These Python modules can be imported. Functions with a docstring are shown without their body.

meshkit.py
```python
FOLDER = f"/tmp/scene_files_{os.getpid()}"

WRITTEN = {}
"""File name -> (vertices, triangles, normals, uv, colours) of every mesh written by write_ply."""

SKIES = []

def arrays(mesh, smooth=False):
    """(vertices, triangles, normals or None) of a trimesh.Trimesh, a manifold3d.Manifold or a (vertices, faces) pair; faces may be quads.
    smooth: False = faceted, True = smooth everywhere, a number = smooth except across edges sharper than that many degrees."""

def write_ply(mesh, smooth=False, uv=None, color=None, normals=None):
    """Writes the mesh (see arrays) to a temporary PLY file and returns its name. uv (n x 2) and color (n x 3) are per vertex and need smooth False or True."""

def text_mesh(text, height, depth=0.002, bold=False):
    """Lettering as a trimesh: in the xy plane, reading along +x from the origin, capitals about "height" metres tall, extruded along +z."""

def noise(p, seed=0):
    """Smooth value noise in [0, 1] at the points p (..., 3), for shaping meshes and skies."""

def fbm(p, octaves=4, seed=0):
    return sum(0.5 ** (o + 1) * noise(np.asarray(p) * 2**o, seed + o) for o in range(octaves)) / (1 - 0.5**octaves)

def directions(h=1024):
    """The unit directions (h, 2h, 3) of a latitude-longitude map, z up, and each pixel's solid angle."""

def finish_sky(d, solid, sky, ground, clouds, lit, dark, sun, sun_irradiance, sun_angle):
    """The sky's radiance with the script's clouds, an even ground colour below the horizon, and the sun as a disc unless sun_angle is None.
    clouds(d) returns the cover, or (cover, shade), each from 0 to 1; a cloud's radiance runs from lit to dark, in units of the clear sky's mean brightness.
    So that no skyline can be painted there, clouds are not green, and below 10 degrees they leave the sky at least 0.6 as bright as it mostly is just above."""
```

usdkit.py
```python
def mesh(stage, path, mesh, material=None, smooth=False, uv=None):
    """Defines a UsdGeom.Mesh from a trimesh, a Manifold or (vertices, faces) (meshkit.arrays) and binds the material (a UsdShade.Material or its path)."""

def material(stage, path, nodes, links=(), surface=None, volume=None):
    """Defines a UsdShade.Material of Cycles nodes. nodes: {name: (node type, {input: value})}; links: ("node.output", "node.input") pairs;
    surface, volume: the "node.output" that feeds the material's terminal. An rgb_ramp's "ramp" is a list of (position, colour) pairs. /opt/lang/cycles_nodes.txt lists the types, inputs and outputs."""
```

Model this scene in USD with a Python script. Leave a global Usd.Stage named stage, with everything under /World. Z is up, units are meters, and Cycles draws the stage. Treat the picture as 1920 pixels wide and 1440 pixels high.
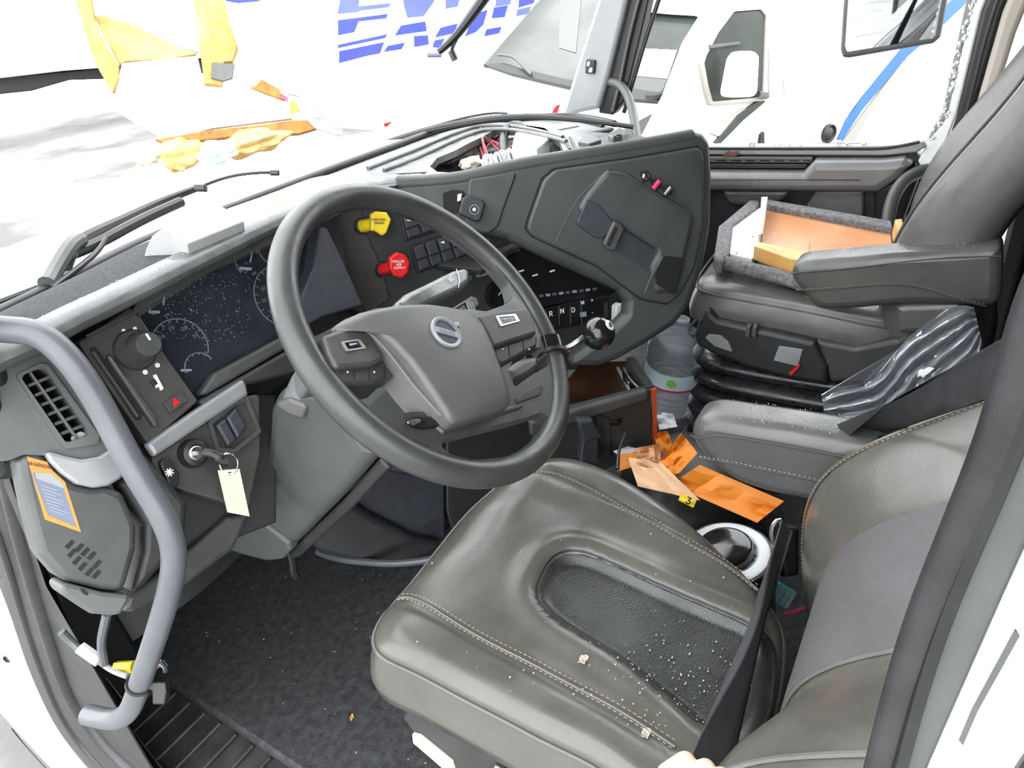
import math, random
import numpy as np, trimesh, manifold3d, shapely, mapbox_earcut
from shapely.geometry import Polygon, Point, box as sbox
from scipy.interpolate import CubicSpline
import usdkit, meshkit
from pxr import Usd, UsdGeom, UsdLux, UsdShade, Gf, Sdf

random.seed(7); rng = np.random.default_rng(7)
stage = Usd.Stage.CreateInMemory()
UsdGeom.SetStageUpAxis(stage, 'Z'); UsdGeom.SetStageMetersPerUnit(stage, 1.0)
UsdGeom.Xform.Define(stage, '/World'); UsdGeom.Scope.Define(stage, '/World/Looks')

# ------------------------------------------------------------------ camera, sky, exposure
# x to the passenger side, y to the front of the truck, z up; z = 0 is the cab floor
F_PX = 1293.0
RIGHT = np.array([0.52438226, -0.84220097, -0.12538249])
DOWN = np.array([-0.48645275, -0.17545854, -0.85590772])
FWD = np.array([0.69884689, 0.50981548, -0.50169832])
EYE = np.array([0.0, 0.0, 1.17])
cam = UsdGeom.Camera.Define(stage, '/World/camera')
cam.CreateHorizontalApertureAttr(36.0); cam.CreateVerticalApertureAttr(27.0)
cam.CreateFocalLengthAttr(36.0 * F_PX / 1920); cam.CreateClippingRangeAttr(Gf.Vec2f(0.02, 2000))
cam.CreateExposureAttr(1.08)
_m = np.eye(4); _m[0, :3] = RIGHT; _m[1, :3] = -DOWN; _m[2, :3] = -FWD; _m[3, :3] = EYE
cam.AddTransformOp().Set(Gf.Matrix4d(*_m.ravel().tolist()))
sky = UsdLux.DomeLight.Define(stage, '/World/overcast_sky')     # even white overcast
sky.CreateIntensityAttr(1.0); sky.CreateColorAttr(Gf.Vec3f(0.96, 0.985, 1.0))

# ------------------------------------------------------------------ helpers
def A(*a): return np.array(a, float)
def unit(v): return np.asarray(v, float) / np.linalg.norm(v)
def ray(px, py): return RIGHT * ((px - 960) / F_PX) + DOWN * ((py - 720) / F_PX) + FWD
def P(px, py, x=None, y=None, z=None, Z=None):
    """the point of the place that the photograph shows at a pixel, given the plane it lies in or its depth"""
    d = ray(px, py)
    t = (x - EYE[0]) / d[0] if x is not None else (y - EYE[1]) / d[1] if y is not None else (z - EYE[2]) / d[2] if z is not None else Z
    return EYE + d * t

class Pl:
    """a plane of the place: origin o, right axis ex, normal n (towards the viewer side)"""
    def __init__(s, o, ex, n):
        s.o = np.asarray(o, float); s.n = unit(n); ex = np.asarray(ex, float)
        s.ex = unit(ex - s.n * (ex @ s.n)); s.ey = np.cross(s.n, s.ex)
    def uv(s, px, py):
        d = ray(px, py); t = ((s.o - EYE) @ s.n) / (d @ s.n); p = EYE + d * t - s.o
        return np.array([p @ s.ex, p @ s.ey])
    def pts(s, pp): return np.array([s.uv(*p) for p in pp])
    def w(s, q):
        q = np.asarray(q, float)
        return s.o + q[..., :1] * s.ex + q[..., 1:2] * s.ey + (q[..., 2:3] * s.n if q.shape[-1] > 2 else 0)
    def W(s, px, py, h=0): return s.o + s.uv(px, py) @ np.array([s.ex, s.ey]) + h * s.n
    def off(s, h): return Pl(s.o + s.n * h, s.ex, s.n)
    def put(s, m):
        v, f = vf(m); return s.w(v), f
def vf(m):
    if hasattr(m, 'to_mesh'):
        q = m.to_mesh(); return np.array(q.vert_properties[:, :3], float), np.array(q.tri_verts, int)
    if isinstance(m, tuple):
        v, f = np.asarray(m[0], float), np.asarray(m[1], int)
        return v, (np.vstack([f[:, [0, 1, 2]], f[:, [0, 2, 3]]]) if f.shape[1] == 4 else f)
    return np.array(m.vertices), np.array(m.faces)
def cat(*ms):
    vs, fs, n = [], [], 0
    for m in ms:
        v, f = vf(m); vs.append(v); fs.append(f + n); n += len(v)
    return np.vstack(vs), np.vstack(fs)
def spl(pts, n=40, closed=False):
    p = np.asarray(pts, float)
    if closed: p = np.vstack([p, p[:1]])
    t = np.r_[0, np.cumsum(np.maximum(np.linalg.norm(np.diff(p, axis=0), axis=1), 1e-6) ** 0.5)]
    c = CubicSpline(t, p, bc_type='periodic' if closed else 'natural')
    return c(np.linspace(0, t[-1], n + 1)[:-1] if closed else np.linspace(0, t[-1], n))
def tri(poly):
    p = np.asarray(poly, np.float64)[:, :2]; ids = np.flatnonzero(np.linalg.norm(p - np.roll(p, 1, 0), axis=1) > 1e-7)
    if len(ids) < 3: return np.zeros((0, 3), int)
    p = np.ascontiguousarray(p[ids]); t = np.array(mapbox_earcut.triangulate_float64(p, np.array([len(p)], np.uint32)), int).reshape(-1, 3)
    a, b = p[t[:, 1]] - p[t[:, 0]], p[t[:, 2]] - p[t[:, 0]]; flip = a[:, 0] * b[:, 1] - a[:, 1] * b[:, 0] < 0
    t[flip] = t[flip][:, ::-1]
    return ids[t]
def rpoly(pts, r=0.0):
    g = Polygon(pts)
    if not g.is_valid: g = g.buffer(0)
    if g.geom_type != 'Polygon': g = max((k for k in g.geoms if k.geom_type == 'Polygon'), key=lambda k: k.area)
    if r > 0 and not g.buffer(-r).is_empty: g = g.buffer(-r, quad_segs=4).buffer(2 * r, quad_segs=4).buffer(-r, quad_segs=4)
    if g.geom_type == 'MultiPolygon': g = max(g.geoms, key=lambda k: k.area)
    return shapely.geometry.polygon.orient(g.simplify(min(2e-4, r * 0.05 + 1e-6)), 1)
def prism(poly, prof):
    """rings of the outline inset by i at height h for (i, h) in prof, capped at both ends (uvh)"""
    c = np.array(poly.exterior.coords if hasattr(poly, 'exterior') else poly)
    if np.allclose(c[0], c[-1]): c = c[:-1]
    e = np.roll(c, -1, 0) - c; e /= np.maximum(np.linalg.norm(e, axis=1), 1e-9)[:, None]
    nn = np.stack([-e[:, 1], e[:, 0]], 1); a = np.roll(nn, 1, 0)
    mit = (a + nn) / np.maximum(1 + (a * nn).sum(1), 0.25)[:, None]
    n = len(c); base = Polygon(c); rings = []
    for i, h in prof:
        q = c + mit * i
        if i > 0:
            g = base.buffer(-i, join_style=2)
            if g.geom_type == 'MultiPolygon': g = max(g.geoms, key=lambda k: k.area)
            if g.is_empty: q = c + (np.array(base.representative_point().coords[0]) - c) * .5
            else:
                ext = shapely.geometry.polygon.orient(g, 1).exterior; s = shapely.line_locate_point(ext, shapely.points(q)); s = (s - s[0]) % ext.length
                lag = s - np.arange(n) / n * ext.length; s = np.where(lag > .5 * ext.length, 0, np.where(lag < -.5 * ext.length, ext.length, s)); s = np.maximum.accumulate(s)
                q = shapely.get_coordinates(shapely.line_interpolate_point(ext, (s + shapely.line_locate_point(ext, shapely.points(q[:1]))[0]) % ext.length))
        rings.append(np.c_[q, np.full(n, h)])
    f = []
    for k in range(len(rings) - 1):
        i = np.arange(n); j = (i + 1) % n
        q = np.stack([k * n + i, k * n + j, (k + 1) * n + j, (k + 1) * n + i], 1)
        f += [q[:, [0, 1, 2]], q[:, [0, 2, 3]]]
    t = tri(rings[0]); t2 = tri(rings[-1])
    k = len(rings) * n                                                # the caps have vertices of their own, so that they stay flat
    return np.vstack(rings + [rings[0], rings[-1]]), np.vstack(f + [t[:, ::-1] + k, t2 + k + n])
def slab(pl, pp, h0, h1, bev=0.003, r=0.004, uv=False):
    """a traced outline as a solid plate from height h0 to h1 off the plane, its outer edge rounded"""
    g = rpoly(np.asarray(pp, float) if uv else pl.pts(pp), r)
    b = bev
    prof = [(0, h0), (0, h1 - b), (0.13 * b, h1 - 0.5 * b), (0.5 * b, h1 - 0.13 * b), (b, h1)] if b > 0 else [(0, h0), (0, h1)]
    return pl.put(prism(g, prof))
def plate(pl, pp, holes, h0, h1, r=0.003, uv=False):
    """a flat plate with openings"""
    if len(holes) and np.ndim(holes[0][0]) == 0: holes = [holes]
    g = rpoly(np.asarray(pp, float) if uv else pl.pts(pp), r)
    for h in holes: g = g.difference(rpoly(np.asarray(h, float) if uv else pl.pts(h), r))
    ms = []
    for k in getattr(g, 'geoms', [g]):
        if k.area < 1e-7: continue
        m = trimesh.creation.extrude_polygon(k, abs(h1 - h0), engine='earcut'); m.apply_translation([0, 0, min(h0, h1)]); ms.append(m)
    return pl.put(cat(*ms))
def tube(path, r, n=10, ends=True):
    p = np.asarray(path, float); k = len(p); r = np.broadcast_to(np.asarray(r, float), (k,))
    t = np.gradient(p, axis=0); t /= np.maximum(np.linalg.norm(t, axis=1), 1e-9)[:, None]
    a = np.cross(t[0], [0.31, 0.52, 0.79]); a /= np.linalg.norm(a); rows = []
    for i in range(k):
        a = a - t[i] * (a @ t[i]); a /= np.linalg.norm(a); b = np.cross(t[i], a)
        th = np.arange(n) * 2 * np.pi / n
        rows.append(p[i] + r[i] * (np.cos(th)[:, None] * a + np.sin(th)[:, None] * b))
    return loft(np.array(rows), cap=ends)
def loft(rows, closed=True, cap=True):
    m, n = rows.shape[:2]; f = []
    i = np.arange(n if closed else n - 1); j = (i + 1) % n
    for k in range(m - 1):
        q = np.stack([k * n + i, k * n + j, (k + 1) * n + j, (k + 1) * n + i], 1); f += [q[:, [0, 1, 2]], q[:, [0, 2, 3]]]
    v = rows.reshape(-1, 3)
    if closed and cap:
        c0, c1 = len(v), len(v) + 1
        v = np.vstack([v, rows[0].mean(0), rows[-1].mean(0)])
        f += [np.stack([np.full(n, c0), j, i], 1), np.stack([np.full(n, c1), (m - 1) * n + i, (m - 1) * n + j], 1)]
    return v, np.vstack(f)
def sheet(rows, thick):
    """an open grid of points with a thickness"""
    rows = np.asarray(rows, float); m, n = rows.shape[:2]
    du = np.gradient(rows, axis=0); dv = np.gradient(rows, axis=1); nn = np.cross(du, dv); nn /= np.maximum(np.linalg.norm(nn, axis=2), 1e-12)[..., None]
    top = rows + nn * thick / 2; bot = rows - nn * thick / 2
    ring = np.concatenate([top, bot[:, ::-1]], 1)
    return loft(ring, cap=True)
def cbox(pl, u0, u1, v0, v1, h0, h1, b=0.002):
    lo, hi = np.minimum([u0, v0, h0], [u1, v1, h1]), np.maximum([u0, v0, h0], [u1, v1, h1]); b = min(b, 0.45 * (hi - lo).min())
    q = []
    for s in np.ndindex(2, 2, 2):
        c = np.where(s, hi, lo); d = np.where(s, -b, b)
        for k in range(3):
            e = c + d; e[k] = c[k]; q.append(e)
    m = trimesh.convex.convex_hull(np.array(q)); return pl.put(m)
WORLD = Pl([0, 0, 0], [1, 0, 0], [0, 0, 1])
def lathe(pl, u, v, prof, n=28):
    """revolve (radius, height) about the normal of the plane at u, v"""
    th = np.arange(n) * 2 * np.pi / n; rows = np.array([np.c_[u + r * np.cos(th), v + r * np.sin(th), np.full(n, h)] for r, h in prof])
    return pl.put(loft(rows))
def ball(c, r, sub=3, sc=(1, 1, 1)):
    m = trimesh.creation.icosphere(sub, r); return np.array(m.vertices) * sc + np.asarray(c), np.array(m.faces)
def text(pl, u, v, s, height, rot=0, depth=0.0006, bold=True, h=0, mid=True):
    m = meshkit.text_mesh(s, height, depth, bold); q = np.array(m.vertices)
    if mid: q[:, :2] -= (q[:, :2].max(0) + q[:, :2].min(0)) / 2
    c, sn = math.cos(rot), math.sin(rot); q[:, :2] = q[:, :2] @ np.array([[c, sn], [-sn, c]]); q += [u, v, h]
    return pl.put((q, np.array(m.faces)))
def pipe(pl, pp, r, h=0, n=8, k=30, closed=False, uv=False):
    q = np.asarray(pp, float) if uv else pl.pts(pp); q = spl(q, k, closed)
    if closed: q = np.vstack([q, q[:1]])
    return tube(pl.w(np.c_[q, np.full(len(q), h)]), r, n)
def stitches(path, length=0.005, gap=0.003, r=0.0009):
    """a seam of separate thread stitches along a path"""
    p = np.asarray(path); d = np.r_[0, np.cumsum(np.linalg.norm(np.diff(p, axis=0), axis=1))]; ms = []; s = 0
    while s + length < d[-1]:
        q = [np.array([np.interp(x, d, p[:, k]) for k in range(3)]) for x in (s, s + length)]
        ms.append(tube(np.array([q[0], (q[0] + q[1]) / 2, q[1]]), [r * 0.6, r, r * 0.6], 5)); s += length + gap
    return cat(*ms)

def smooth(x): x = np.clip(x, 0, 1); return x * x * (3 - 2 * x)
def pillow(pl, o, hf, depth, edge=.02, k0=.84, bulge=.012, nk=34, inset=.02):
    c = o.mean(0); rows = []; nrm = unit(A(1, 0))
    ks = np.r_[np.linspace(.02, k0, nk), k0 + (1 - k0) * np.sin(np.linspace(.1, 1, 9) * np.pi / 2)]
    for k in ks:
        p = c + (o - c) * k; t = max(0, (k - k0) / (1 - k0)); h = hf(p) - edge * (1 - math.sqrt(max(0, 1 - t * t)))
        rows.append(np.c_[p, h])
    e = np.roll(o, -1, 0) - np.roll(o, 1, 0); e /= np.linalg.norm(e, axis=1)[:, None]; nn = np.stack([e[:, 1], -e[:, 0]], 1)
    if (nn * (o - c)).sum() < 0: nn = -nn
    h0 = rows[-1][:, 2]
    for a, b in ((.3, .12), (.75, .35), (1.0, .6), (.7, .85), (-inset / bulge, 1.0)):
        rows.append(np.c_[o + nn * bulge * a, h0 - depth * b])
    R_ = np.array(rows); v, f = loft(R_)
    return pl.put((v, f))
def out_(v, f):
    c = v - v.mean(0); s = np.einsum('ij,ij->i', c[f[:, 0]], np.cross(c[f[:, 1]], c[f[:, 2]])).sum()
    return v, (f[:, ::-1] if s < 0 else f)
_names = {}
def numbered(path):
    k = _names.get(path, 0); _names[path] = k + 1
    return path if k == 0 else f'{path}_{k:03d}'
class Node:
    def __init__(s, path, loc): s.path, s.loc = path, loc
    def part(s, name, mesh, mat, label=None, smooth=35, kind=None):
        path = numbered(f'{s.path}/{name}'); v, f = out_(*vf(mesh))
        m = usdkit.mesh(stage, path, (v - s.loc, f), mat, smooth=smooth)
        if label: m.GetPrim().SetCustomDataByKey('label', label)
        if kind: m.GetPrim().SetCustomDataByKey('kind', kind)
        return Node(path, s.loc)
def thing(name, label=None, cat_=None, loc=None, group=None, kind=None):
    path = numbered('/World/' + name); loc = np.zeros(3) if loc is None else np.asarray(loc, float)
    x = UsdGeom.Xform.Define(stage, path); x.AddTranslateOp().Set(Gf.Vec3d(*loc.tolist())); p = x.GetPrim()
    for k, t in (('label', label), ('category', cat_), ('group', group), ('kind', kind)):
        if t: p.SetCustomDataByKey(k, t)
    return Node(path, loc)
def single(name, mesh, mat, label=None, cat_=None, group=None, kind=None, smooth=35):
    path = numbered('/World/' + name); v, f = out_(*vf(mesh)); m = usdkit.mesh(stage, path, (v, f), mat, smooth=smooth); p = m.GetPrim()
    for k, t in (('label', label), ('category', cat_), ('group', group), ('kind', kind)):
        if t: p.SetCustomDataByKey(k, t)
    return Node(path, np.zeros(3))

# ------------------------------------------------------------------ materials
def mat(name, col, rough=0.5, var=0.0, vs=30.0, bump=0.0, bs=400.0, bd=0.002, metal=0.0, spec=0.5, rvar=0.0, coat=0.0, extra=None, col2=None):
    col = np.array(col, float)
    if col.max() < .2: col = col * .8
    nodes = {'p': ('principled_bsdf', {'roughness': rough, 'metallic': metal, 'specular_ior_level': spec, 'base_color': tuple(col), 'coat_weight': coat, **(extra or {})}), 'tc': ('texture_coordinate', {})}
    links = []
    if var > 0 or col2 is not None:
        c2 = np.array(col2, float) if col2 is not None else np.clip(col * (1 + var), 0, 1)
        nodes['n'] = ('noise_texture', {'scale': vs, 'detail': 5.0, 'roughness': 0.6})
        nodes['r'] = ('rgb_ramp', {'ramp': [(0.35, tuple(col * (1 - var))), (0.68, tuple(c2))]})
        links += [('tc.object', 'n.vector'), ('n.fac', 'r.fac'), ('r.color', 'p.base_color')]
    if rvar > 0:
        nodes['rn'] = ('noise_texture', {'scale': vs * 1.7, 'detail': 4.0})
        nodes['rm'] = ('map_range', {'from_min': 0.35, 'from_max': 0.65, 'to_min': max(rough - rvar, 0.02), 'to_max': min(rough + rvar, 1), 'clamp': True})
        links += [('tc.object', 'rn.vector'), ('rn.fac', 'rm.value'), ('rm.result', 'p.roughness')]
    if bump > 0:
        nodes['bn'] = ('noise_texture', {'scale': bs, 'detail': 3.0}); nodes['b'] = ('bump', {'strength': bump, 'distance': bd})
        links += [('tc.object', 'bn.vector'), ('bn.fac', 'b.height'), ('b.normal', 'p.normal')]
    return usdkit.material(stage, '/World/Looks/' + name, nodes, links, surface='p.BSDF')
M = dict(
 dash=mat('dash_plastic', (.055, .058, .056), .48, var=.18, vs=14, bump=.25, bs=900, bd=.0006, rvar=.08),
 dashd=mat('dark_plastic', (.028, .029, .03), .5, var=.2, vs=18, bump=.2, bs=900, bd=.0005),
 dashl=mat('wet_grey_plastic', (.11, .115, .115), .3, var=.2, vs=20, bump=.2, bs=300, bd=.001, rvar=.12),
 panel=mat('fascia_plastic', (.05, .055, .054), .5, var=.16, vs=10, bump=.25, bs=900, bd=.0006, rvar=.08),
 brown=mat('dusty_brown_plastic', (.047, .044, .04), .6, var=.2, vs=20, bump=.2, bs=700, bd=.0006),
 grey=mat('grey_plastic', (.088, .092, .091), .45, var=.12, vs=12, bump=.2, bs=900, bd=.0006),
 lgrey=mat('light_grey_trim', (.23, .235, .24), .5, var=.1, vs=9, bump=.15, bs=700, bd=.0006),
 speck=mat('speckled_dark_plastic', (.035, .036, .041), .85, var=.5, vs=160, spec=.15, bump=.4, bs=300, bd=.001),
 lgrey2=mat('mid_grey_trim', (.16, .16, .165), .34, var=.12, vs=14, bump=.2, bs=700, bd=.0006),
 hub2=mat('pale_hub_plastic', (.125, .128, .122), .45, var=.1, vs=14),
 belt2=mat('sheen_belt_webbing', (.05, .05, .054), .4, var=.1, vs=40, bump=.3, bs=900, bd=.0006), arm=mat('armrest_leather', (.09, .091, .087), .34, var=.12, vs=9, bump=.2, bs=240, bd=.0008, rvar=.08), liner=mat('dark_headliner', (.14, .14, .14), .9),  # belt2: the sheen on the black webbing is put into a lighter grey
 hump=mat('pale_grey_housing', (.3, .3, .3), .4, var=.08, vs=20), jamb=mat('shaded_white_paint', (.46, .48, .48), .35, var=.12, vs=7),  # jamb: white paint darkened, the doorway shade is put into its colour
 pod=mat('dark_warm_plastic', (.05, .048, .045), .5, var=.2, vs=25, bump=.2, bs=900, bd=.0005),
 silver=mat('silver_trim', (.24, .245, .255), .38, var=.08, vs=12, metal=.35),
 black=mat('black_plastic', (.012, .012, .013), .45, var=.3, vs=30),
 hole=mat('dark_cavity', (.006, .006, .006), .8, var=.3, vs=30),
 gloss=mat('gloss_black', (.01, .01, .011), .12, rvar=.05),
 rubber=mat('black_rubber', (.022, .022, .024), .42, var=.3, vs=25, bump=.3, bs=150, bd=.001),
 bellow=mat('bellows_rubber', (.026, .026, .03), .3, var=.4, vs=30, rvar=.14),
 handle=mat('grey_painted_bar', (.105, .11, .122), .36, var=.1, vs=15, bump=.1, bs=500, bd=.0005),
 rim=mat('wheel_rim_rubber', (.046, .048, .047), .36, var=.15, vs=16, bump=.25, bs=1100, bd=.0004, rvar=.07),
 hub=mat('wheel_hub_plastic', (.095, .097, .092), .45, var=.14, vs=14, bump=.2, bs=900, bd=.0005),
 leather=mat('grey_leather', (.088, .086, .076), .3, var=.12, vs=9, bump=.22, bs=240, bd=.0008, rvar=.08),
 leatherd=mat('dark_perforated_leather', (.032, .034, .033), .34, var=.3, vs=14, bump=.6, bs=420, bd=.0012, rvar=.1),
 leatherg=mat('blue_grey_seat_cloth', (.085, .083, .086), .6, var=.12, vs=12, bump=.5, bs=300, bd=.001),
 pleather=mat('passenger_leather', (.115, .113, .108), .33, var=.12, vs=9, bump=.2, bs=240, bd=.0008, rvar=.08),
 thread=mat('tan_thread', (.3, .19, .1), .7, var=.2, vs=60),
 threadw=mat('pale_thread', (.34, .3, .25), .7, var=.2, vs=60),
 carpet=mat('floor_mat', (.017, .018, .02), .75, var=.5, vs=60, bump=.8, bs=350, bd=.003, col2=(.036, .037, .04)),
 tread=mat('tread_plate', (.035, .034, .033), .55, var=.4, vs=25, bump=.4, bs=200, bd=.001),
 paint=mat('white_paint', (.72, .74, .74), .3, var=.04, vs=8),
 white=mat('white_panel', (.6, .6, .6), .5, var=.03, vs=4),
 chrome=mat('chrome', (.7, .7, .72), .15, metal=1.0, rvar=.05),
 steel=mat('brushed_steel', (.42, .42, .43), .35, metal=1.0, rvar=.1),
 yellow=mat('yellow_plastic', (.75, .55, .02), .4, var=.08, vs=20),
 red=mat('red_plastic', (.62, .012, .015), .35, var=.08, vs=20),
 ink=mat('black_print', (.012, .012, .012), .6), print=mat('white_print', (.62, .63, .65), .6), gprint=mat('grey_print', (.22, .24, .29), .6),
 dimprint=mat('faded_gauge_print', (.13, .145, .175), .5),
 orange=mat('orange_print', (.8, .2, .03), .55), navy=mat('blue_grey_print', (.13, .15, .21), .6),
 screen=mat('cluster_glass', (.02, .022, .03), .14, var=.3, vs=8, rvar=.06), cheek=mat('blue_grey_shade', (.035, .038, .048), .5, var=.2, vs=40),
 wood=mat('plywood', (.46, .2, .085), .3, var=.1, vs=4, bump=.1, bs=60, bd=.001, col2=(.56, .29, .15)),
 pine=mat('pine_batten', (.5, .26, .07), .5, var=.1, vs=8, col2=(.56, .34, .11)), wwood=mat('white_melamine', (.78, .75, .7), .4, var=.03, vs=5),
 felt=mat('grey_carpet_trim', (.17, .17, .175), .9, var=.4, vs=90, bump=.9, bs=260, bd=.004),
 paper=mat('brown_paper', (.62, .33, .16), .75, var=.15, vs=8, bump=.3, bs=20, bd=.01), paperl=mat('kraft_paper', (.72, .44, .26), .75, var=.1, vs=8, bump=.3, bs=20, bd=.01),
 manila=mat('orange_envelope', (.68, .21, .012), .6, var=.05, vs=3), wpaper=mat('white_paper', (.8, .8, .82), .7, var=.03, vs=10),
 tag=mat('cream_tag', (.43, .415, .345), .6, var=.04, vs=20), belt=mat('seat_belt_webbing', (.016, .016, .018), .55, var=.3, vs=40, bump=.5, bs=900, bd=.0006),
 skin=mat('skin', (.66, .42, .32), .5, var=.1, vs=30, extra={'subsurface_weight': .2, 'subsurface_scale': .004}),
 ground=mat('gravel', (.15, .147, .14), .9, var=.15, vs=.45, bump=.5, bs=9, bd=.03, col2=(.34, .335, .32)),
 blue=mat('blue_vinyl', (.035, .05, .36), .5, var=.12, vs=2), blue2=mat('faded_blue_vinyl', (.09, .11, .42), .55, var=.15, vs=2), stripe=mat('rv_blue_stripe', (.02, .1, .34), .4, var=.1, vs=3),
 beige=mat('beige_trim', (.4, .37, .32), .6, var=.06, vs=5), curtain=mat('dark_curtain', (.02, .022, .026), .85, var=.3, vs=20),
 foam=mat('orange_foam', (.4, .19, .035), .8, var=.2, vs=2, bump=.6, bs=9, bd=.03, col2=(.62, .42, .16)), splint=mat('splintered_wood', (.3, .13, .025), .8, var=.35, vs=8, bump=.7, bs=16, bd=.02),
 glassd=mat('dark_vehicle_glass', (.05, .058, .052), .12, var=.5, vs=1.3, spec=.35), mirror=mat('mirror_glass', (.72, .74, .76), .02, metal=1.0),
 greenp=mat('green_print', (.2, .55, .08), .5), teal=mat('teal_plastic', (.06, .3, .3), .4), magenta=mat('pink_plastic', (.55, .03, .12), .4), crumb=mat('tan_crumbs', (.36, .31, .25), .7, var=.3, vs=200),
 tan=mat('tan_plastic', (.55, .48, .38), .6, var=.15, vs=30),
)
M['drop'] = usdkit.material(stage, '/World/Looks/water_drop', {'p': ('principled_bsdf', {'base_color': (1, 1, 1), 'roughness': .03, 'transmission_weight': 1.0, 'ior': 1.33})}, [], surface='p.BSDF')
M['film'] = usdkit.material(stage, '/World/Looks/clear_plastic_film', {'t': ('transparent_bsdf', {'color': (.97, .97, .98)}), 'g': ('glossy_bsdf', {'roughness': .25, 'color': (.8, .82, .85)}), 'd': ('diffuse_bsdf', {'color': (.42, .43, .46)}), 'f': ('fresnel', {'IOR': 1.22}), 'm': ('mix_closure', {}), 'm2': ('mix_closure', {'fac': .14})},
    [('f.fac', 'm.fac'), ('t.BSDF', 'm.closure1'), ('g.BSDF', 'm.closure2'), ('m.closure', 'm2.closure1'), ('d.BSDF', 'm2.closure2')], surface='m2.closure')
M['glass'] = usdkit.material(stage, '/World/Looks/window_glass', {'t': ('transparent_bsdf', {'color': (.62, .68, .66)}), 'g': ('glossy_bsdf', {'roughness': .03, 'color': (.9, .92, .92)}), 'f': ('fresnel', {'IOR': 1.5}), 'm': ('mix_closure', {})},
    [('f.fac', 'm.fac'), ('t.BSDF', 'm.closure1'), ('g.BSDF', 'm.closure2')], surface='m.closure')

# ================================================================== THE SETTING: cab shell
fl = thing('floor', kind='structure')
fl.part('floor_mat', cbox(WORLD, .33, 2.1, -1.5, 1.5, -.03, 0, .006), M['carpet'])
tr = fl.part('tread_plate', cbox(WORLD, .2, .36, .5, 1.34, -.07, -.032, .004), M['tread'])
for k in range(12):
    tr.part('tread_rib', cbox(WORLD, .21, .328, .72 + k * .05, .728 + k * .05, -.031, -.024, .002), M['tread'])
toe = [[(x, 1.42 + .28 * s + .02 * math.sin(9 * x), .72 * s) for x in np.linspace(.2, 2.1, 24)] for s in np.linspace(0, 1, 6)]
single('wall_front', sheet(toe, .03), M['dashd'], kind='structure')
wl = thing('wall_left', kind='structure')
wl.part('footwell_corner', cbox(WORLD, .2, .34, 1.335, 1.46, -.07, .5, .01), M['black'])
seal = [P(-210, 380, x=.235), P(-100, 560, x=.235), P(-36, 720, x=.235), P(2, 840, x=.232), P(30, 960, x=.226), P(64, 1090, x=.212), P(104, 1225, x=.197), P(150, 1330, x=.188), P(215, 1410, x=.185), P(320, 1500, x=.185)]
sp = spl(seal, 60)
wl.part('door_seal', tube(sp, .0135, 12), M['rubber'])
wl.part('door_seal', tube(spl([p + A(.024, .012, .012) for p in seal], 60), .011, 12), M['rubber'])
lip = spl([p + A(-.004, -.02, -.006) for p in seal], 60)
out = [P(-160, 700, x=.215), P(-60, 930, x=.215), P(-4, 1083, x=.2), P(20, 1147, x=.193), P(50, 1237, x=.184), P(77, 1303, x=.178), P(117, 1377, x=.173), P(167, 1440, x=.17), P(260, 1540, x=.168)]
o = spl(out, 60)
wl.part('seal_lip', sheet([o + (sp - o) * t + A(-.004, -.008, .002) * math.sin(math.pi * t) for t in (0, .25, .5, .75, 1)], .004), M['rubber'])
wl.part('seal_lip', tube(o + (sp - o) * .45 + A(-.005, -.01, .002), .007, 10), M['rubber'])
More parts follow.
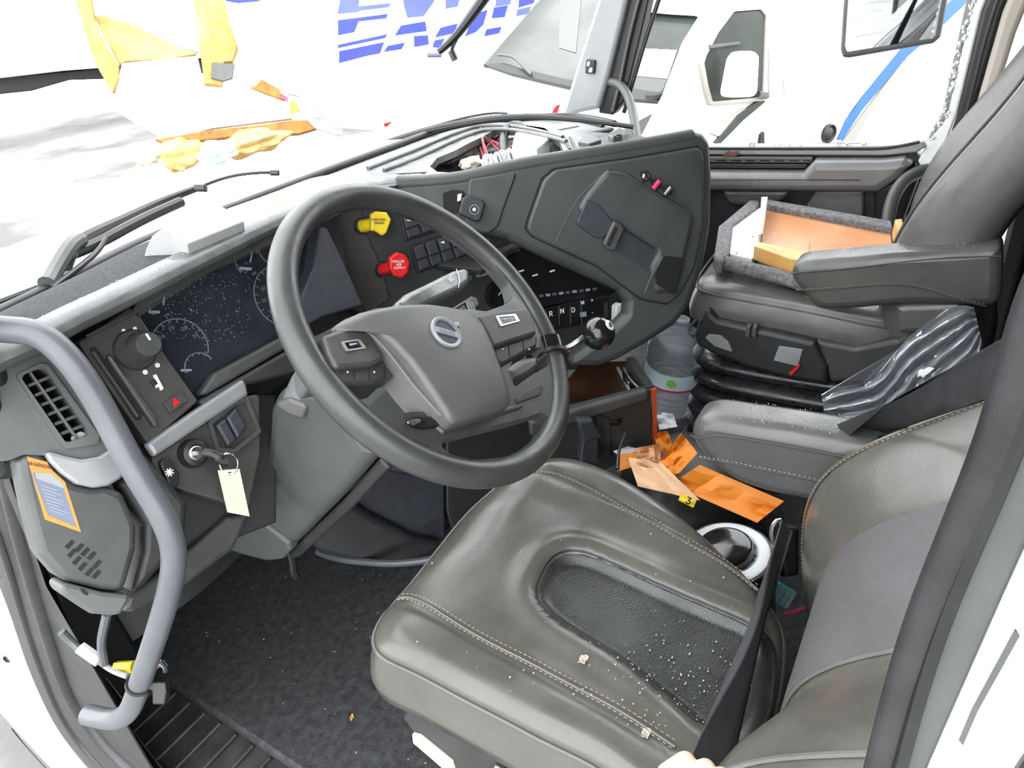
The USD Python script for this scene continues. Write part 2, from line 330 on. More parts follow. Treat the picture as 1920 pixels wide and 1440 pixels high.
wl.part('jamb_panel', sheet([o + A(.012, -.002, 0), o + A(0, .004, 0), o + A(-.012, .03, -.01), o + A(-.016, .16, -.05), o + A(-.02, .5, -.15)], .004), M['jamb'])
jp = Pl(P(15, 1200, x=.185), [0, 1, -.3], unit(A(-1, -.35, .1)))
for q in ((8, 1166, .006), (17, 1232, .0085)):
    c = jp.uv(q[0], q[1]); wl.part('bolt_hole', lathe(jp, c[0], c[1], [(0, .002), (q[2] * .6, .002), (q[2], .004), (q[2], .006), (q[2] * .8, .0075), (q[2] * .7, .003)], 20), M['black'])
wl.part('panel_seam', tube(spl([P(22, 1366, x=.174), P(45, 1395, x=.173), P(95, 1450, x=.172)], 10), .0018, 6), M['black'])
wl.part('kick_trim', sheet([[p + A(.02, .012, .0) for p in sp[26:]], [p + A(.045, .08, -.02) for p in sp[26:]], [p + A(.07, .2, -.08) for p in sp[26:]]], .006), M['dashd'])
# rear side of the door opening, close to the viewer
X0 = .25
def rj(px, py, x=X0): return P(px, py, x=x)
edge = [(1990, 430), (1925, 560), (1850, 800), (1705, 1160), (1622, 1440), (1590, 1560)]
rp = Pl([X0, 0, 0], [0, -1, 0], [-1, 0, 0])
wl.part('pillar_flange', slab(rp, [(1985, 470), (1935, 580), (1862, 820), (1720, 1165), (1640, 1440), (1600, 1560), (1690, 1560), (1742, 1440), (1800, 1310), (1945, 980), (2060, 700)], -.02, 0, .002), M['grey'])
wl.part('door_seal', tube(spl([rj(a + 26, b) for a, b in edge], 40), .0068, 12), M['rubber'])
wl.part('door_seal', tube(spl([rj(a + 64, b, X0 - .002) for a, b in edge], 40), .0036, 10), M['black'])
wl.part('seal_screw', lathe(rp, *rp.uv(1787, 1010), [(0, .004), (.002, .004), (.003, .003), (.003, -.001)], 14), M['grey'])
wp = rp.off(.004)
wl.part('body_panel', slab(wp, [(1958, 960), (1880, 1130), (1800, 1310), (1742, 1440), (1690, 1570), (2300, 1570), (2300, 700), (2070, 700)], -.03, 0, .003), M['paint'])
wl.part('panel_gasket', slab(wp, [(1903, 1178), (1912, 1190), (1834, 1330), (1806, 1395), (1798, 1385), (1822, 1328)], 0, .0012, .0004), M['grey'])
wl.part('door_edge_gap', slab(wp, [(1955, 1360), (1900, 1440), (1860, 1570), (2300, 1570), (2300, 1200), (2050, 1250)], 0, .004, .001), M['black'])
wl.part('sleeper_side', cbox(WORLD, .27, .30, -1.5, -.16, -.05, 1.8, .01), M['liner'])
wl.part('windshield_pillar', tube(spl([(.21, 1.02, .84), (.22, .8, 1.3), (.28, .55, 1.72)], 12), [.035] * 12, 10), M['lgrey'])
single('ceiling', sheet([[(x, y, 1.76 - .05 * ((x - 1.17) / .95) ** 2 - .06 * max(0, y)) for x in np.linspace(.24, 2.1, 14)] for y in np.linspace(-1.5, .72, 10)], .04), M['liner'], kind='structure')
single('wall_rear', cbox(WORLD, .28, 2.1, -1.53, -1.5, -.05, 1.76, .01), M['liner'], kind='structure')

# passenger side
wr = thing('wall_right', kind='structure')
ap = Pl([1.97, 0, 0], [0, -1, 0], [-1, 0, 0])
wr.part('pillar_trim', slab(ap, [(1250, -420), (1120, 0), (1085, 110), (1053, 213), (1062, 222), (1085, 212), (1122, 205), (1140, 146), (1176, 0), (1316, -420)], -.05, 0, .012, .006), M['lgrey'])
wr.part('pillar_seal', slab(ap.off(-.02), [(1290, -420), (1150, 60), (1132, 150), (1122, 212), (1148, 216), (1170, 190), (1200, 70), (1216, 0), (1360, -420)], -.04, 0, .004), M['black'])
wr.part('pillar_seal', tube(spl([ap.W(a, b, -.012) for a, b in [(1325, -420), (1184, 40), (1160, 150), (1145, 210)]], 20), .005, 8), M['grey'])
wr.part('pillar_seal', tube(spl([ap.W(a, b, -.03) for a, b in [(1370, -420), (1218, 30), (1190, 120), (1162, 215)]], 20), .006, 8), M['black'])
wr.part('red_marker', slab(ap.off(-.03), [(1040, 200), (1048, 196), (1042, 216), (1032, 216)], -.01, 0, .002, 0), M['red'])
cl = wr.part('pillar_clip', slab(ap, [(1101, 111), (1118, 112), (1116, 138), (1099, 137)], 0, .008, .002), M['black'])
cl.part('clip_slot', slab(ap, [(1104, 114), (1110, 114), (1107, 124), (1102, 123)], .008, .009, .0003), M['print'])
cl.part('clip_slot', slab(ap, [(1108, 126), (1114, 125), (1112, 135), (1105, 135)], .008, .009, .0003), M['print'])
bp = Pl([2.1, 0, 0], [0, -1, 0], [-1, 0, 0])
wr.part('window_channel', slab(bp, [(1953, -320), (1812, 0), (1790, 100), (1768, 205), (1738, 262), (1752, 268), (1776, 220), (1800, 110), (1822, 20), (1963, -320)], -.01, .004, .002), M['lgrey'])
wr.part('pillar_panel', slab(bp, [(1963, -320), (1822, 20), (1800, 110), (1776, 220), (1736, 272), (1722, 300), (1728, 315), (1762, 300), (1796, 210), (1842, 20), (1981, -320)], -.03, .012, .006), M['paint'])
wr.part('door_seal', slab(bp, [(1981, -320), (1842, 20), (1796, 210), (1762, 308), (1790, 312), (1826, 210), (1880, 20), (2023, -320)], -.03, .02, .008), M['black'])
wr.part('door_seal', tube(spl([bp.W(a, b, .024) for a, b in [(2001, -320), (1860, 30), (1818, 190), (1784, 300)]], 20), .004, 8), M['rubber'])
wr.part('pillar_cover', slab(bp, [(2023, -320), (1880, 20), (1826, 210), (1792, 312), (1815, 320), (1860, 205), (1905, 60), (2060, -320)], -.03, .03, .012), M['beige'])
wr.part('sleeper_side', cbox(WORLD, 2.1, 2.13, -1.5, -.10, -.05, 1.8, .01), M['liner'])
gl = [bp.W(rng.uniform(-5, 9) + np.interp(b, [0, 110, 220, 262], [1822, 1794, 1768, 1742]), b, .006 + rng.uniform(0, .006)) for b in np.r_[rng.uniform(0, 262, 60)]]
gl += [bp.W(a, 268 + rng.uniform(-3, 4), .01) for a in rng.uniform(1400, 1730, 26)]
cr = []
for p in gl:
    m = trimesh.creation.box(rng.uniform(.004, .009, 3)); m.apply_transform(trimesh.transformations.random_rotation_matrix(rng.random(3))); m.apply_translation(p); cr.append(m)
single('glass_crumbs', cat(*cr), M['print'], 'broken glass crumbs stuck along the far window frame', 'broken glass', kind='stuff', smooth=False)
cu = [[(2.065 + .02 * math.sin(k * 1.1), -.14 - .012 * k, z) for k in range(40)] for z in np.linspace(.05, 1.6, 10)]
single('sleeper_curtain', sheet(cu, .006), M["curtain"], 'dark sleeper curtain hanging behind the passenger seat', 'curtain')

# passenger door
dr = thing('door_1', kind='structure')
dp = Pl([2.1, 0, 0], [0, -1, 0], [-1, 0, 0])
dr.part('door_shell', slab(dp, [(1240, 278), (1715, 278), (1735, 320), (1700, 480), (1690, 700), (1180, 700)], -.06, 0, .01, .01), M['dashd'])
dr.part('window_sill', slab(dp, [(1240, 271), (1600, 271), (1690, 268), (1732, 262), (1738, 272), (1720, 283), (1660, 289), (1240, 287)], -.01, .022, .006, .002), M['lgrey'])
dr.part('window_gasket', tube(spl([dp.W(a, b, .022) for a, b in [(1240, 274), (1450, 275), (1600, 275), (1660, 274), (1700, 268), (1726, 262)]], 30), .004, 8), M['black'])
dr.part('sill_strip', slab(dp, [(1240, 289), (1530, 290), (1524, 301), (1240, 300)], 0, .03, .003), M['grey'])
for k in range(7):
    dr.part('defrost_slot', slab(dp, [(1350 + k * 27, 294), (1368 + k * 27, 294.5), (1367 + k * 27, 297.5), (1349 + k * 27, 297)], .03, .0315, .0004, 0), M['black'])
dr.part('sill_strip', slab(dp, [(1240, 302), (1522, 303), (1512, 312), (1240, 311)], 0, .026, .003), M['dashd'])
pad = dr.part('arm_pad', slab(dp, [(1240, 313), (1512, 315), (1535, 292), (1660, 292), (1700, 288), (1715, 300), (1690, 325), (1650, 352), (1500, 350), (1240, 348)], 0, .06, .022, .004), M['lgrey2'])
pad.part('pad_seam', tube(spl([dp.W(a, b, .061) for a, b in [(1240, 326), (1450, 326), (1620, 326)]], 16), .0012, 6), M['black'])
dr.part('pull_cup', slab(dp, [(1357, 349), (1488, 351), (1478, 366), (1458, 378), (1430, 382), (1390, 381), (1374, 378), (1364, 364)], 0, .034, .014, .006), M['dashl'])
dr.part('map_pocket', slab(dp, [(1533, 353), (1622, 353), (1618, 480), (1495, 430), (1500, 405)], 0, .02, .008, .006), M['lgrey2'])
dr.part('door_edge', slab(dp, [(1640, 352), (1690, 326), (1720, 300), (1730, 318), (1700, 400), (1690, 480), (1640, 480)], -.02, .03, .012, .006), M['black'])
lt = [dp.W(a, b, .03) + A(0, 0, 0) for a, b in [(1362, 287), (1372, 281), (1382, 285), (1390, 281)]]
single('dead_leaf', sheet([[p + A(0, 0, dz) for p in lt] for dz in (-.006, 0, .005)], .002), mat('dead_leaf', (.16, .06, .045), .7, var=.3, vs=80), 'small reddish dead leaf lying on the far door window sill', 'leaf')

# ================================================================== OUTSIDE
G = [[(x, y, -1.3 + .05 * max(0, .6 * x + .8 * y - 5) * (1 if y > -4 else 1)) for x in np.linspace(-40, 60, 26)] for y in np.linspace(-30, 70, 26)]
single('ground', sheet(G, .1), M['ground'], kind='structure')
# truck hood, cowl and windshield channel
base_px = [(-70, 625), (0, 588), (130, 525), (270, 455), (450, 385), (640, 312), (760, 268), (850, 238), (940, 224), (1030, 218), (1085, 218), (1160, 232)]
BASE = np.array([P(a, b, z=.81 if k < 10 else .80) for k, (a, b) in enumerate(base_px)])
bc = spl(BASE, 60)
trk = thing('truck_hood', 'white hood of the truck in front of the windshield', 'vehicle hood')
cw = unit(A(.15, 1, 0))
hood = []
for s in np.linspace(0, 1, 16):
    row = []
    for q in np.linspace(0, 1, 24):
        x = .2 + 1.9 * q; yb = np.interp(x, bc[:, 0], bc[:, 1]) + .12
        row.append((x * (1 - .12 * s) + 1.15 * .12 * s, yb + 1.25 * s, .77 - .02 * s - .28 * s ** 3 - .16 * (abs(q - .5) * 2) ** 4 * (.4 + s)))
    hood.append(row)
trk.part('hood_panel', sheet(hood, .02), M['paint'])
trk.part('cowl_channel', sheet([bc + A(0, .015, -.012), bc + A(.01, .05, -.03), bc + A(.015, .10, -.03), bc + A(.02, .135, -.01)], .008), M['lgrey'])
trk.part('windshield_gasket', tube(bc + A(0, .012, .0), .009, 10), M['rubber'])
trk.part('windshield_gasket', tube(bc + A(.005, .05, -.008), .006, 8), M['black'])

def wiper(label, px, Z, thick=.008, drop=None):
    t = thing('windshield_wiper', label, 'wiper')
    pts = spl([P(a, b, Z=z) for (a, b), z in zip(px, Z)], 30)
    t.part('wiper_arm', tube(pts, np.linspace(thick, thick * .5, 30), 8), M['black'])
    return t, pts
w1, p1 = wiper('black windshield wiper lying over the hood left of the wheel', [(118, 500), (140, 462), (215, 420), (300, 380), (372, 352)], [1.30, 1.33, 1.42, 1.52, 1.58], .015)
w1.part('wiper_rod', tube(spl([P(372, 352, Z=1.58), P(420, 334, Z=1.6), P(470, 325, Z=1.61), P(515, 323, Z=1.62)], 20), .0035, 6), M['black'])
k = Pl(P(376, 353, Z=1.575), RIGHT, -FWD)
w1.part('wiper_joint', cbox(k, -.014, .014, -.008, .008, -.008, .008, .003), M['black'])
k = Pl(P(515, 324, Z=1.62), RIGHT, -FWD)
w1.part('wiper_clip', cbox(k, -.011, .011, -.006, .006, -.005, .005, .002), M['black'])
w1.part('wiper_frame', tube(spl([P(88, 532, Z=1.2), P(108, 496, Z=1.24), P(134, 458, Z=1.28), P(150, 449, Z=1.31)], 12), .015, 10), M['grey'])
w1.part('wiper_frame', tube(spl([P(98, 540, Z=1.19), P(150, 500, Z=1.26), P(185, 468, Z=1.33), P(200, 445, Z=1.36)], 12), .005, 8), M['black'])
w1.part('wiper_blade', tube(spl([P(138, 475, Z=1.3), P(190, 452, Z=1.36), P(260, 415, Z=1.44), P(340, 378, Z=1.53)], 24), .011, 8), M['black'])
w2, p2 = wiper('long black windshield wiper lying on the cowl beside the opened dash top', [(710, 275), (790, 248), (860, 232), (930, 222), (1010, 219), (1100, 226), (1188, 238)], [2.1, 2.06, 2.0, 1.96, 1.92, 1.88, 1.84], .0125)
w2.part('wiper_blade', tube(spl([P(722, 268, Z=2.26), P(800, 241, Z=2.24), P(880, 219, Z=2.21), P(930, 212, Z=2.19), P(950, 213, Z=2.17)], 24), .004, 6), M['black'])
w3, p3 = wiper('black torn wiper arm hanging down in front of the blue lettering', [(945, -60), (905, 0), (876, 40), (850, 72), (822, 98)], [1.55, 1.6, 1.62, 1.63, 1.64], .015)
w3.part('wiper_rod', tube(spl([P(872, 45, Z=1.62), P(858, 70, Z=1.63), P(848, 92, Z=1.635), P(850, 108, Z=1.64)], 16), .004, 6), M['black'])
w3.part('wiper_tip', tube(spl([P(846, 96, Z=1.636), P(853, 112, Z=1.64)], 6), .008, 8), M['black'])
k = Pl(P(815, 103, Z=1.64), RIGHT, -FWD)
w3.part('wiper_clip', cbox(k, -.018, .016, -.005, .004, -.004, .004, .002), M['navy'])

# passenger mirror outside the far window
mp = Pl(P(1670, 60, x=2.55), unit(A(-.1, -1, -.05)), unit(A(-1, -.12, .03)))
mp = Pl(mp.o, A(.12, -1, 0), A(-1, -.12, 0))
mr = thing('door_mirror', 'large rectangular truck mirror seen through the far window', 'mirror')
mr.part('mirror_shell', slab(mp, [(1590, -120), (1576, 92), (1580, 108), (1592, 109), (1750, 82), (1764, 70), (1800, -120)], -.08, 0, .01, .01), M['grey'])
mr.part('mirror_glass', slab(mp, [(1598, -115), (1584, 88), (1588, 98), (1748, 72), (1754, 66), (1787, -115)], 0, .002, .001, .006), M['mirror'])

# motorhome: body facing forward and to the left, beside the truck
rv = thing('motorhome', 'white motorhome with blue curved stripe parked beyond the passenger door', 'motorhome', kind=None)
sd = unit(A(.86, -.51, 0)); nf = unit(A(-.51, -.86, 0))
so = P(1440, 150, Z=4.3); S = Pl(so, sd, nf)                        # the long side
rv.part('side_wall', slab(S, [(1446, -420), (1446, 190), (1400, 240), (1340, 300), (1300, 420), (2300, 420), (2300, -420)], -1.9, 0, .03, .03), M['white'])
rv.part('cab_door', slab(S, [(1352, -60), (1338, 20), (1300, 80), (1262, 180), (1200, 300), (1120, 420), (1450, 420), (1450, -60)], -.1, 0, .02, .02), M['white'])
win = [(1370, 22), (1340, 62), (1318, 105), (1314, 118), (1322, 160), (1330, 190), (1424, 182), (1430, 30), (1420, 18)]
rv.part('cab_window', slab(S, win, 0, .02, .008, .02), M['glassd'])
rv.part('window_frame', plate(S, [(1366, 14), (1334, 58), (1311, 103), (1308, 118), (1316, 162), (1325, 196), (1430, 188), (1437, 26), (1424, 11)], [win], .0, .03, .02), M['beige'])
rv.part('window_divider', slab(S, [(1322, 84), (1380, 78), (1381, 84), (1322, 92)], .02, .035, .004), M['grey'])
rv.part('door_pillar', slab(S, [(1437, 10), (1462, -5), (1466, 150), (1440, 175)], 0, .02, .008), M['white'])
hm = rv.part('mirror_head', slab(S.off(.24), [(1396, 98), (1418, 95), (1428, 104), (1424, 176), (1415, 183), (1376, 184), (1373, 176), (1386, 110)], -.1, 0, .03, .03), M['paint'])
hm.part('mirror_arm', tube(spl([S.off(.18).W(1420, 176), S.off(.08).W(1430, 179), S.W(1437, 180, 0)], 8), .02, 8), M['black'])
rv.part('fuel_cap', lathe(S, *S.uv(1552, 250), [(0, .02), (.03, .02), (.045, .01), (.055, .025), (.062, .02), (.062, 0)], 28), M['black'])
rv.part('side_slot', slab(S, [(1423, 252), (1429, 246), (1430, 270), (1420, 272)], 0, .02, .004), M['black'])
rv.part('hood_gap', slab(S, [(1424, 184), (1432, 190), (1390, 225), (1348, 268), (1336, 268), (1380, 215)], 0, .02, .004), M['glassd'])
rv.part('hood_shade', slab(S, [(1395, 202), (1400, 206), (1370, 240), (1345, 256), (1330, 250), (1372, 215)], 0, .012, .004), M['beige'])  # beige patch, the shading by the hood painted on
ns = [(1765, 20), (1700, 90), (1655, 140), (1610, 195), (1580, 235), (1566, 262)]
def band(pp, a, b): return [(x + a, y + a * .45) for x, y in pp] + [(x + b, y + b * .45) for x, y in pp[::-1]]
rv.part('blue_stripe', slab(S, [(1800, -15), (1735, 45), (1690, 85), (1645, 140), (1608, 190), (1585, 225), (1568, 262), (1577, 262), (1592, 240), (1615, 205), (1655, 158), (1700, 105), (1750, 62), (1815, 0)], 0, .012, .003), M['stripe'])
rv.part('pale_stripe', slab(S, [(1690, 85), (1630, 140), (1590, 200), (1586, 216), (1608, 186), (1648, 136)], 0, .018, .003), mat('pale_blue_stripe', (.45, .6, .75), .4))
rv.part('stripe_edge', slab(S, [(1720, 100), (1680, 145), (1630, 205), (1600, 262), (1576, 266), (1596, 240), (1640, 180), (1690, 115)], 0, .016, .002), mat('rv_grey_stripe', (.24, .23, .21), .5))  # grey beige edge of the curved stripe graphic
rv.part('corner_shading', slab(S, [(1445, -60), (1545, -60), (1540, 60), (1520, 160), (1470, 180), (1462, 100)], 0, .006, .003), mat('cream_shading', (.5, .46, .38), .5))  # cream shading of the white cab corner, painted as a thin slab
lf = unit(A(.51, .86, .0)); wo = P(1240, 190, Z=4.25)
W = Pl(wo, P(905, 125, Z=5.3) - wo, -unit(np.cross(P(905, 125, Z=5.3) - wo, P(1335, 25, Z=4.6) - wo)))
if W.n @ ray(1100, 80) > 0: W = Pl(W.o, W.ex, -W.n)
rv.part('windshield', slab(W, [(905, 122), (960, 58), (1010, 0), (1060, -60), (1370, -60), (1338, 22), (1295, 100), (1246, 192), (1150, 176)], -.03, 0, .01, .02), M['glassd'])
rv.part('windshield_frame', slab(W, [(905, 124), (940, 122), (1060, 152), (1240, 178), (1246, 196), (1180, 190), (1060, 165), (960, 142)], 0, .02, .006), M['black'])
rv.part('pillar', slab(W, [(1338, 22), (1352, 12), (1318, 76), (1270, 170), (1258, 196), (1244, 193), (1295, 100)], -.06, .03, .01), M['paint'])
rv.part('cab_over_bunk', slab(W.off(.08), [(1180, -60), (1186, 8), (1255, 14), (1335, 18), (1362, 6), (1372, -60)], -.05, 0, .02, .03), M['paint'])
rv.part('windshield_edge', tube(spl([W.W(1332, 20, .035), W.W(1290, 102, .035), W.W(1256, 165, .035), W.W(1242, 188, .035), W.W(1215, 190, .035)], 24), .022, 8), M['black'])
rv.part('dash_paper', slab(W, [(1205, 92), (1270, 95), (1252, 148), (1190, 142)], .0, .006, .001), M['white'])
rv.part('wiper', tube(spl([W.W(938, 112, .04), W.W(965, 118, .05), W.W(980, 130, .05), W.W(1000, 148, .04)], 12), .012, 6), M['grey'])
rv.part('glass_reflection', slab(W, [(1050, -60), (1048, 90), (1080, 100), (1096, -60)], .0, .004, .001), mat('rv_reflection', (.09, .1, .095), .3))  # flat grey patch, a reflection painted onto the windshield glass
hd = [[P(905 + (1246 - 905) * q, 127 + 68 * q + 2, Z=5.3 - 1.05 * q) + s * unit(A(-.86, .51, 0)) * 1.1 + A(0, 0, -.22 * s - .25 * s ** 3) for q in np.linspace(0, 1, 14)] for s in np.linspace(0, 1, 12)]
rv.part('hood', sheet(hd, .03), M['paint'])
g0 = np.array(hd[-1]); gr = [g0, g0 + A(-.06, .04, -.25), g0 + A(-.08, .05, -.7), g0 + A(-.05, .03, -1.1)]
rv.part('front_bumper', sheet(gr, .03), M['paint'])

# white box trailer with blue lettering
to = P(780, 90, Z=8.2); tn = unit(A(-.58, -.81, 0)); T = Pl(to, A(.81, -.58, 0), tn)
tl = thing('box_trailer', 'white box trailer with large blue striped EXPRESS lettering', 'trailer')
tl.part('trailer_side', slab(T, [(430, -700), (470, 60), (520, 150), (585, 200), (640, 245), (760, 232), (900, 212), (1500, 130), (1500, -700)], -2.4, 0, .02, .01), M['white'])
tl.part('bottom_rail', slab(T, [(640, 240), (760, 222), (900, 205), (1100, 180), (1100, 190), (900, 218), (760, 236), (640, 254)], 0, .04, .01), M['white'])
tl.part('reflective_tape', slab(T, [(718, 231), (757, 222), (759, 230), (720, 237)], .04, .045, .001), M['red'], 'red reflective tape piece')
let = [  # letter strokes with the white speed stripes cut out
 [(641, -20), (676, -20), (672, 12), (733, 6), (729, 13), (673, 20), (672, 22), (633, 26), (637, 5)],
 [(634, 38), (727, 26), (724, 34), (672, 40), (664, 60), (634, 66)],
 [(634, 84), (726, 64), (722, 71), (634, 90)],
 [(636, 96), (720, 79), (712, 100), (690, 104), (636, 118)],
 [(752, -20), (808, -20), (814, 2), (794, 30), (764, 33), (758, 12)],
 [(752, 48), (797, 40), (800, 58), (742, 66), (738, 70)], [(776, 68), (802, 66), (804, 83), (777, 88)], [(727, 86), (759, 80), (753, 92), (720, 97)],
 [(836, -20), (866, -20), (858, 12), (836, 16)], [(826, 52), (858, 44), (852, 62), (816, 70)], [(815, 76), (834, 72), (824, 90), (811, 88)], [(886, 28), (914, 18), (906, 46), (892, 60), (872, 68), (880, 48)],
 [(931, -20), (960, -20), (957, 8), (929, 12)], [(926, 14), (952, 10), (946, 32), (922, 34)], [(912, 55), (940, 50), (936, 62), (908, 68)], [(975, -20), (1010, -20), (1000, 6), (972, 14)], [(970, 18), (996, 12), (990, 26), (968, 30)]]
for k, q in enumerate(let): tl.part('letter_stroke', slab(T, q, 0, .006, .001, 0), M['blue' if k % 4 else 'blue2'])
tl.part('letter_stroke', slab(T, [(420, -6), (490, -6), (486, 2), (446, 6), (424, 2)], 0, .006, .001, 0), M['blue'])

# torn white trailer wreck with orange foam in front of it
wk = thing('wrecked_trailer_wall', 'torn white trailer wall piece with orange foam edges', 'wreckage')
K = Pl(P(350, 160, Z=7.2), A(.81, -.58, 0), unit(A(-.5, -.75, .35)))
wk.part('white_skin', slab(K, [(228, 118), (370, 104), (384, 160), (480, 168), (540, 190), (548, 222), (400, 240), (320, 262), (290, 250), (214, 206), (212, 186)], -.06, .0, .01, .01), M['white'])
wk.part('upper_skin', slab(K.off(-.15), [(165, -80), (360, -80), (372, 98), (330, 86), (245, 50), (180, 32), (168, 10)], -.05, 0, .01, .01), M['white'])
wk.part('foam_strip', slab(K, [(138, -80), (142, 0), (160, 60), (185, 130), (212, 176), (224, 150), (222, 120), (200, 90), (178, 40), (172, 0), (170, -80)], -.05, .05, .015, .01), M['foam'])
wk.part('foam_panel', slab(K.off(-.08), [(176, 30), (200, 32), (250, 48), (320, 82), (372, 102), (310, 112), (236, 116), (224, 122)], -.04, .02, .01, .01), M['foam'])
wk.part('foam_post', slab(K, [(360, -80), (366, 20), (376, 100), (384, 160), (416, 164), (420, 120), (436, 118), (446, 92), (432, 50), (420, 0), (412, -80)], -.05, .06, .015, .008), M['foam'])
wk.part('grey_patch', slab(K.off(.05), [(398, 118), (440, 122), (436, 148), (418, 154), (396, 148)], 0, .03, .005), M['grey'])
wk.part('right_skin', slab(K.off(-.3), [(420, -80), (446, 90), (440, 140), (470, 160), (560, 180), (640, 240), (700, 245), (660, -80)], -.04, 0, .01, .01), M['white'])
wk.part('splintered_edge', slab(K, [(290, 262), (318, 258), (400, 244), (480, 236), (548, 226), (592, 228), (600, 240), (560, 252), (470, 254), (400, 262), (350, 268), (310, 270)], -.05, .03, .012, .003), M['splint'])
wk.part('splintered_edge', slab(K, [(490, 150), (530, 172), (534, 190), (500, 178), (470, 166), (480, 162)], 0, .03, .006), M['splint'])
wk.part('torn_rail', slab(K, [(524, 174), (532, 172), (600, 236), (640, 252), (634, 256), (590, 242)], 0, .06, .006), M['white'])
wk.part('red_strip', slab(K.off(.06), [(528, 176), (540, 184), (538, 190), (528, 184)], 0, .01, .002), M['magenta'])
wk.part('yellow_piece', slab(K.off(.06), [(543, 192), (552, 190), (562, 208), (545, 216)], 0, .02, .003), M['yellow'])
def lump(name, label, c, r, m, sc, seed, cat_='debris'):
    v, f = ball((0, 0, 0), 1, 3); d = meshkit.noise(v * 2.2 + 9, seed)[:, None]; v = v * (.65 + .7 * d) * np.array(sc) * r + c
    single(name, (v, f), m, label, cat_, smooth=20)
lump('foam_chunk', 'large orange foam chunk on the gravel under the torn white panel', P(340, 290, Z=6.6), .2, M['foam'], (1, .8, .7), 1)
lump('wood_chunk', 'pale splintered wood debris heap right of the orange chunk', P(470, 268, Z=6.8), .27, M['foam'], (1.4, .8, .4), 2)
lump('plastic_chunk', 'pale blue plastic scrap between the orange chunk and wood debris', P(408, 284, Z=6.1), .16, mat('pale_blue_scrap', (.5, .6, .68), .5), (1, .7, .6), 3)
lump('foam_scrap', 'small beige foam scrap left of the orange chunk on gravel', P(275, 292, Z=6.8), .13, M['tan'], (1, 1, .7), 4)
# far white trailer at the top left
ft = thing('distant_trailer', 'long white trailer in the far top left corner', 'trailer')
D = Pl(P(60, 100, Z=14), A(.93, -.36, 0), A(-.36, -.93, 0))
ft.part('trailer_side', slab(D, [(-900, -500), (-900, 230), (0, 147), (120, 133), (185, 128), (420, 105), (420, -500)], -2.5, 0, .05, .02), M['white'])
ft.part('underside_shadow', slab(D.off(-.5), [(-500, 190), (0, 145), (190, 128), (420, 104), (420, 135), (190, 148), (130, 150), (60, 170), (-500, 230)], -1.4, 0, .02, .01), M['black'])  # black slab stands in for the shadow beneath the trailer

# ================================================================== DASHBOARD
c20, s20 = math.cos(math.radians(20)), math.sin(math.radians(20))
D = Pl([.6, .955, .78], [1, 0, 0], [0, -c20, s20])
db = thing('dashboard', 'dark grey wet truck dashboard with gauge cluster and open dash top', 'dashboard')
prof = np.array([(1.30, .79), (1.05, .84), (1.04, .82), (1.05, .72), (1.01, .58), (1.05, .46), (1.40, .40)])
def xprism(profile, x0, x1, n=2):
    pl = Pl([x0, 0, 0], [0, 1, 0], [1, 0, 0]); return pl.put(prism(rpoly(profile, .01), [(0, 0), (0, x1 - x0)]))
db.part('dash_body', xprism(prof, .24, 1.02), M['dashd'])
db.part('dash_body', xprism(np.array([(1.28, .66), (1.10, .66), (1.05, .6), (1.05, .45), (1.4, .4)]), 1.02, 2.06), M['dashd'])
lipp = [(-60, 690), (20, 655), (60, 637), (120, 605), (220, 557), (330, 503), (420, 459), (500, 421), (600, 379), (690, 352), (790, 340)]
lip = spl([P(a, b, y=y) for (a, b), y in zip(lipp, [.90, .92, .925, .935, .945, .95, .955, .96, .97, .985, 1.0])], 60)
roll = []
for k, p in enumerate(lip):
    ro = []
    for a in np.linspace(0, 2 * np.pi, 15)[:-1]: ro.append(p + A(0, .03 * math.cos(a), .017 * math.sin(a)))
    roll.append(ro)
db.part('hood_roll', loft(np.array(roll)), M['dashl'], 'wet padded roll over the gauge cluster')
rows = []
for k in range(30):
    q = k / 29; a = lip[int(q * 59)] + A(0, .02, .008); x = a[0]; b = np.array([np.interp(x + .03 * q, bc[:, 0], bc[:, j]) for j in range(3)]) + A(0, 0, -.002)
    rows.append([a + (b - a) * s + A(0, 0, .012 * math.sin(math.pi * s) - .02 * math.sin(math.pi * min(1, s * 1.0)) * 0) for s in np.linspace(0, 1, 8)])
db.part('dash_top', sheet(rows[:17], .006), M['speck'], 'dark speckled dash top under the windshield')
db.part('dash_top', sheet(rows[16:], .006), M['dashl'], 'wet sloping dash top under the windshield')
hx = P(306, 440, y=.985)[0]; HX = Pl([hx, 0, 0], [0, 1, 0], [-1, 0, 0])
hl = P(455, 412, y=HX.W(350, 458)[1])[0] - hx
db.part('sensor_hump', slab(HX, [(264, 505), (273, 468), (284, 443), (306, 427), (331, 441), (351, 458), (356, 486)], -hl, 0, .002, .003), M['hump'], 'wedge shaped pale grey housing on the dash top', smooth=20)
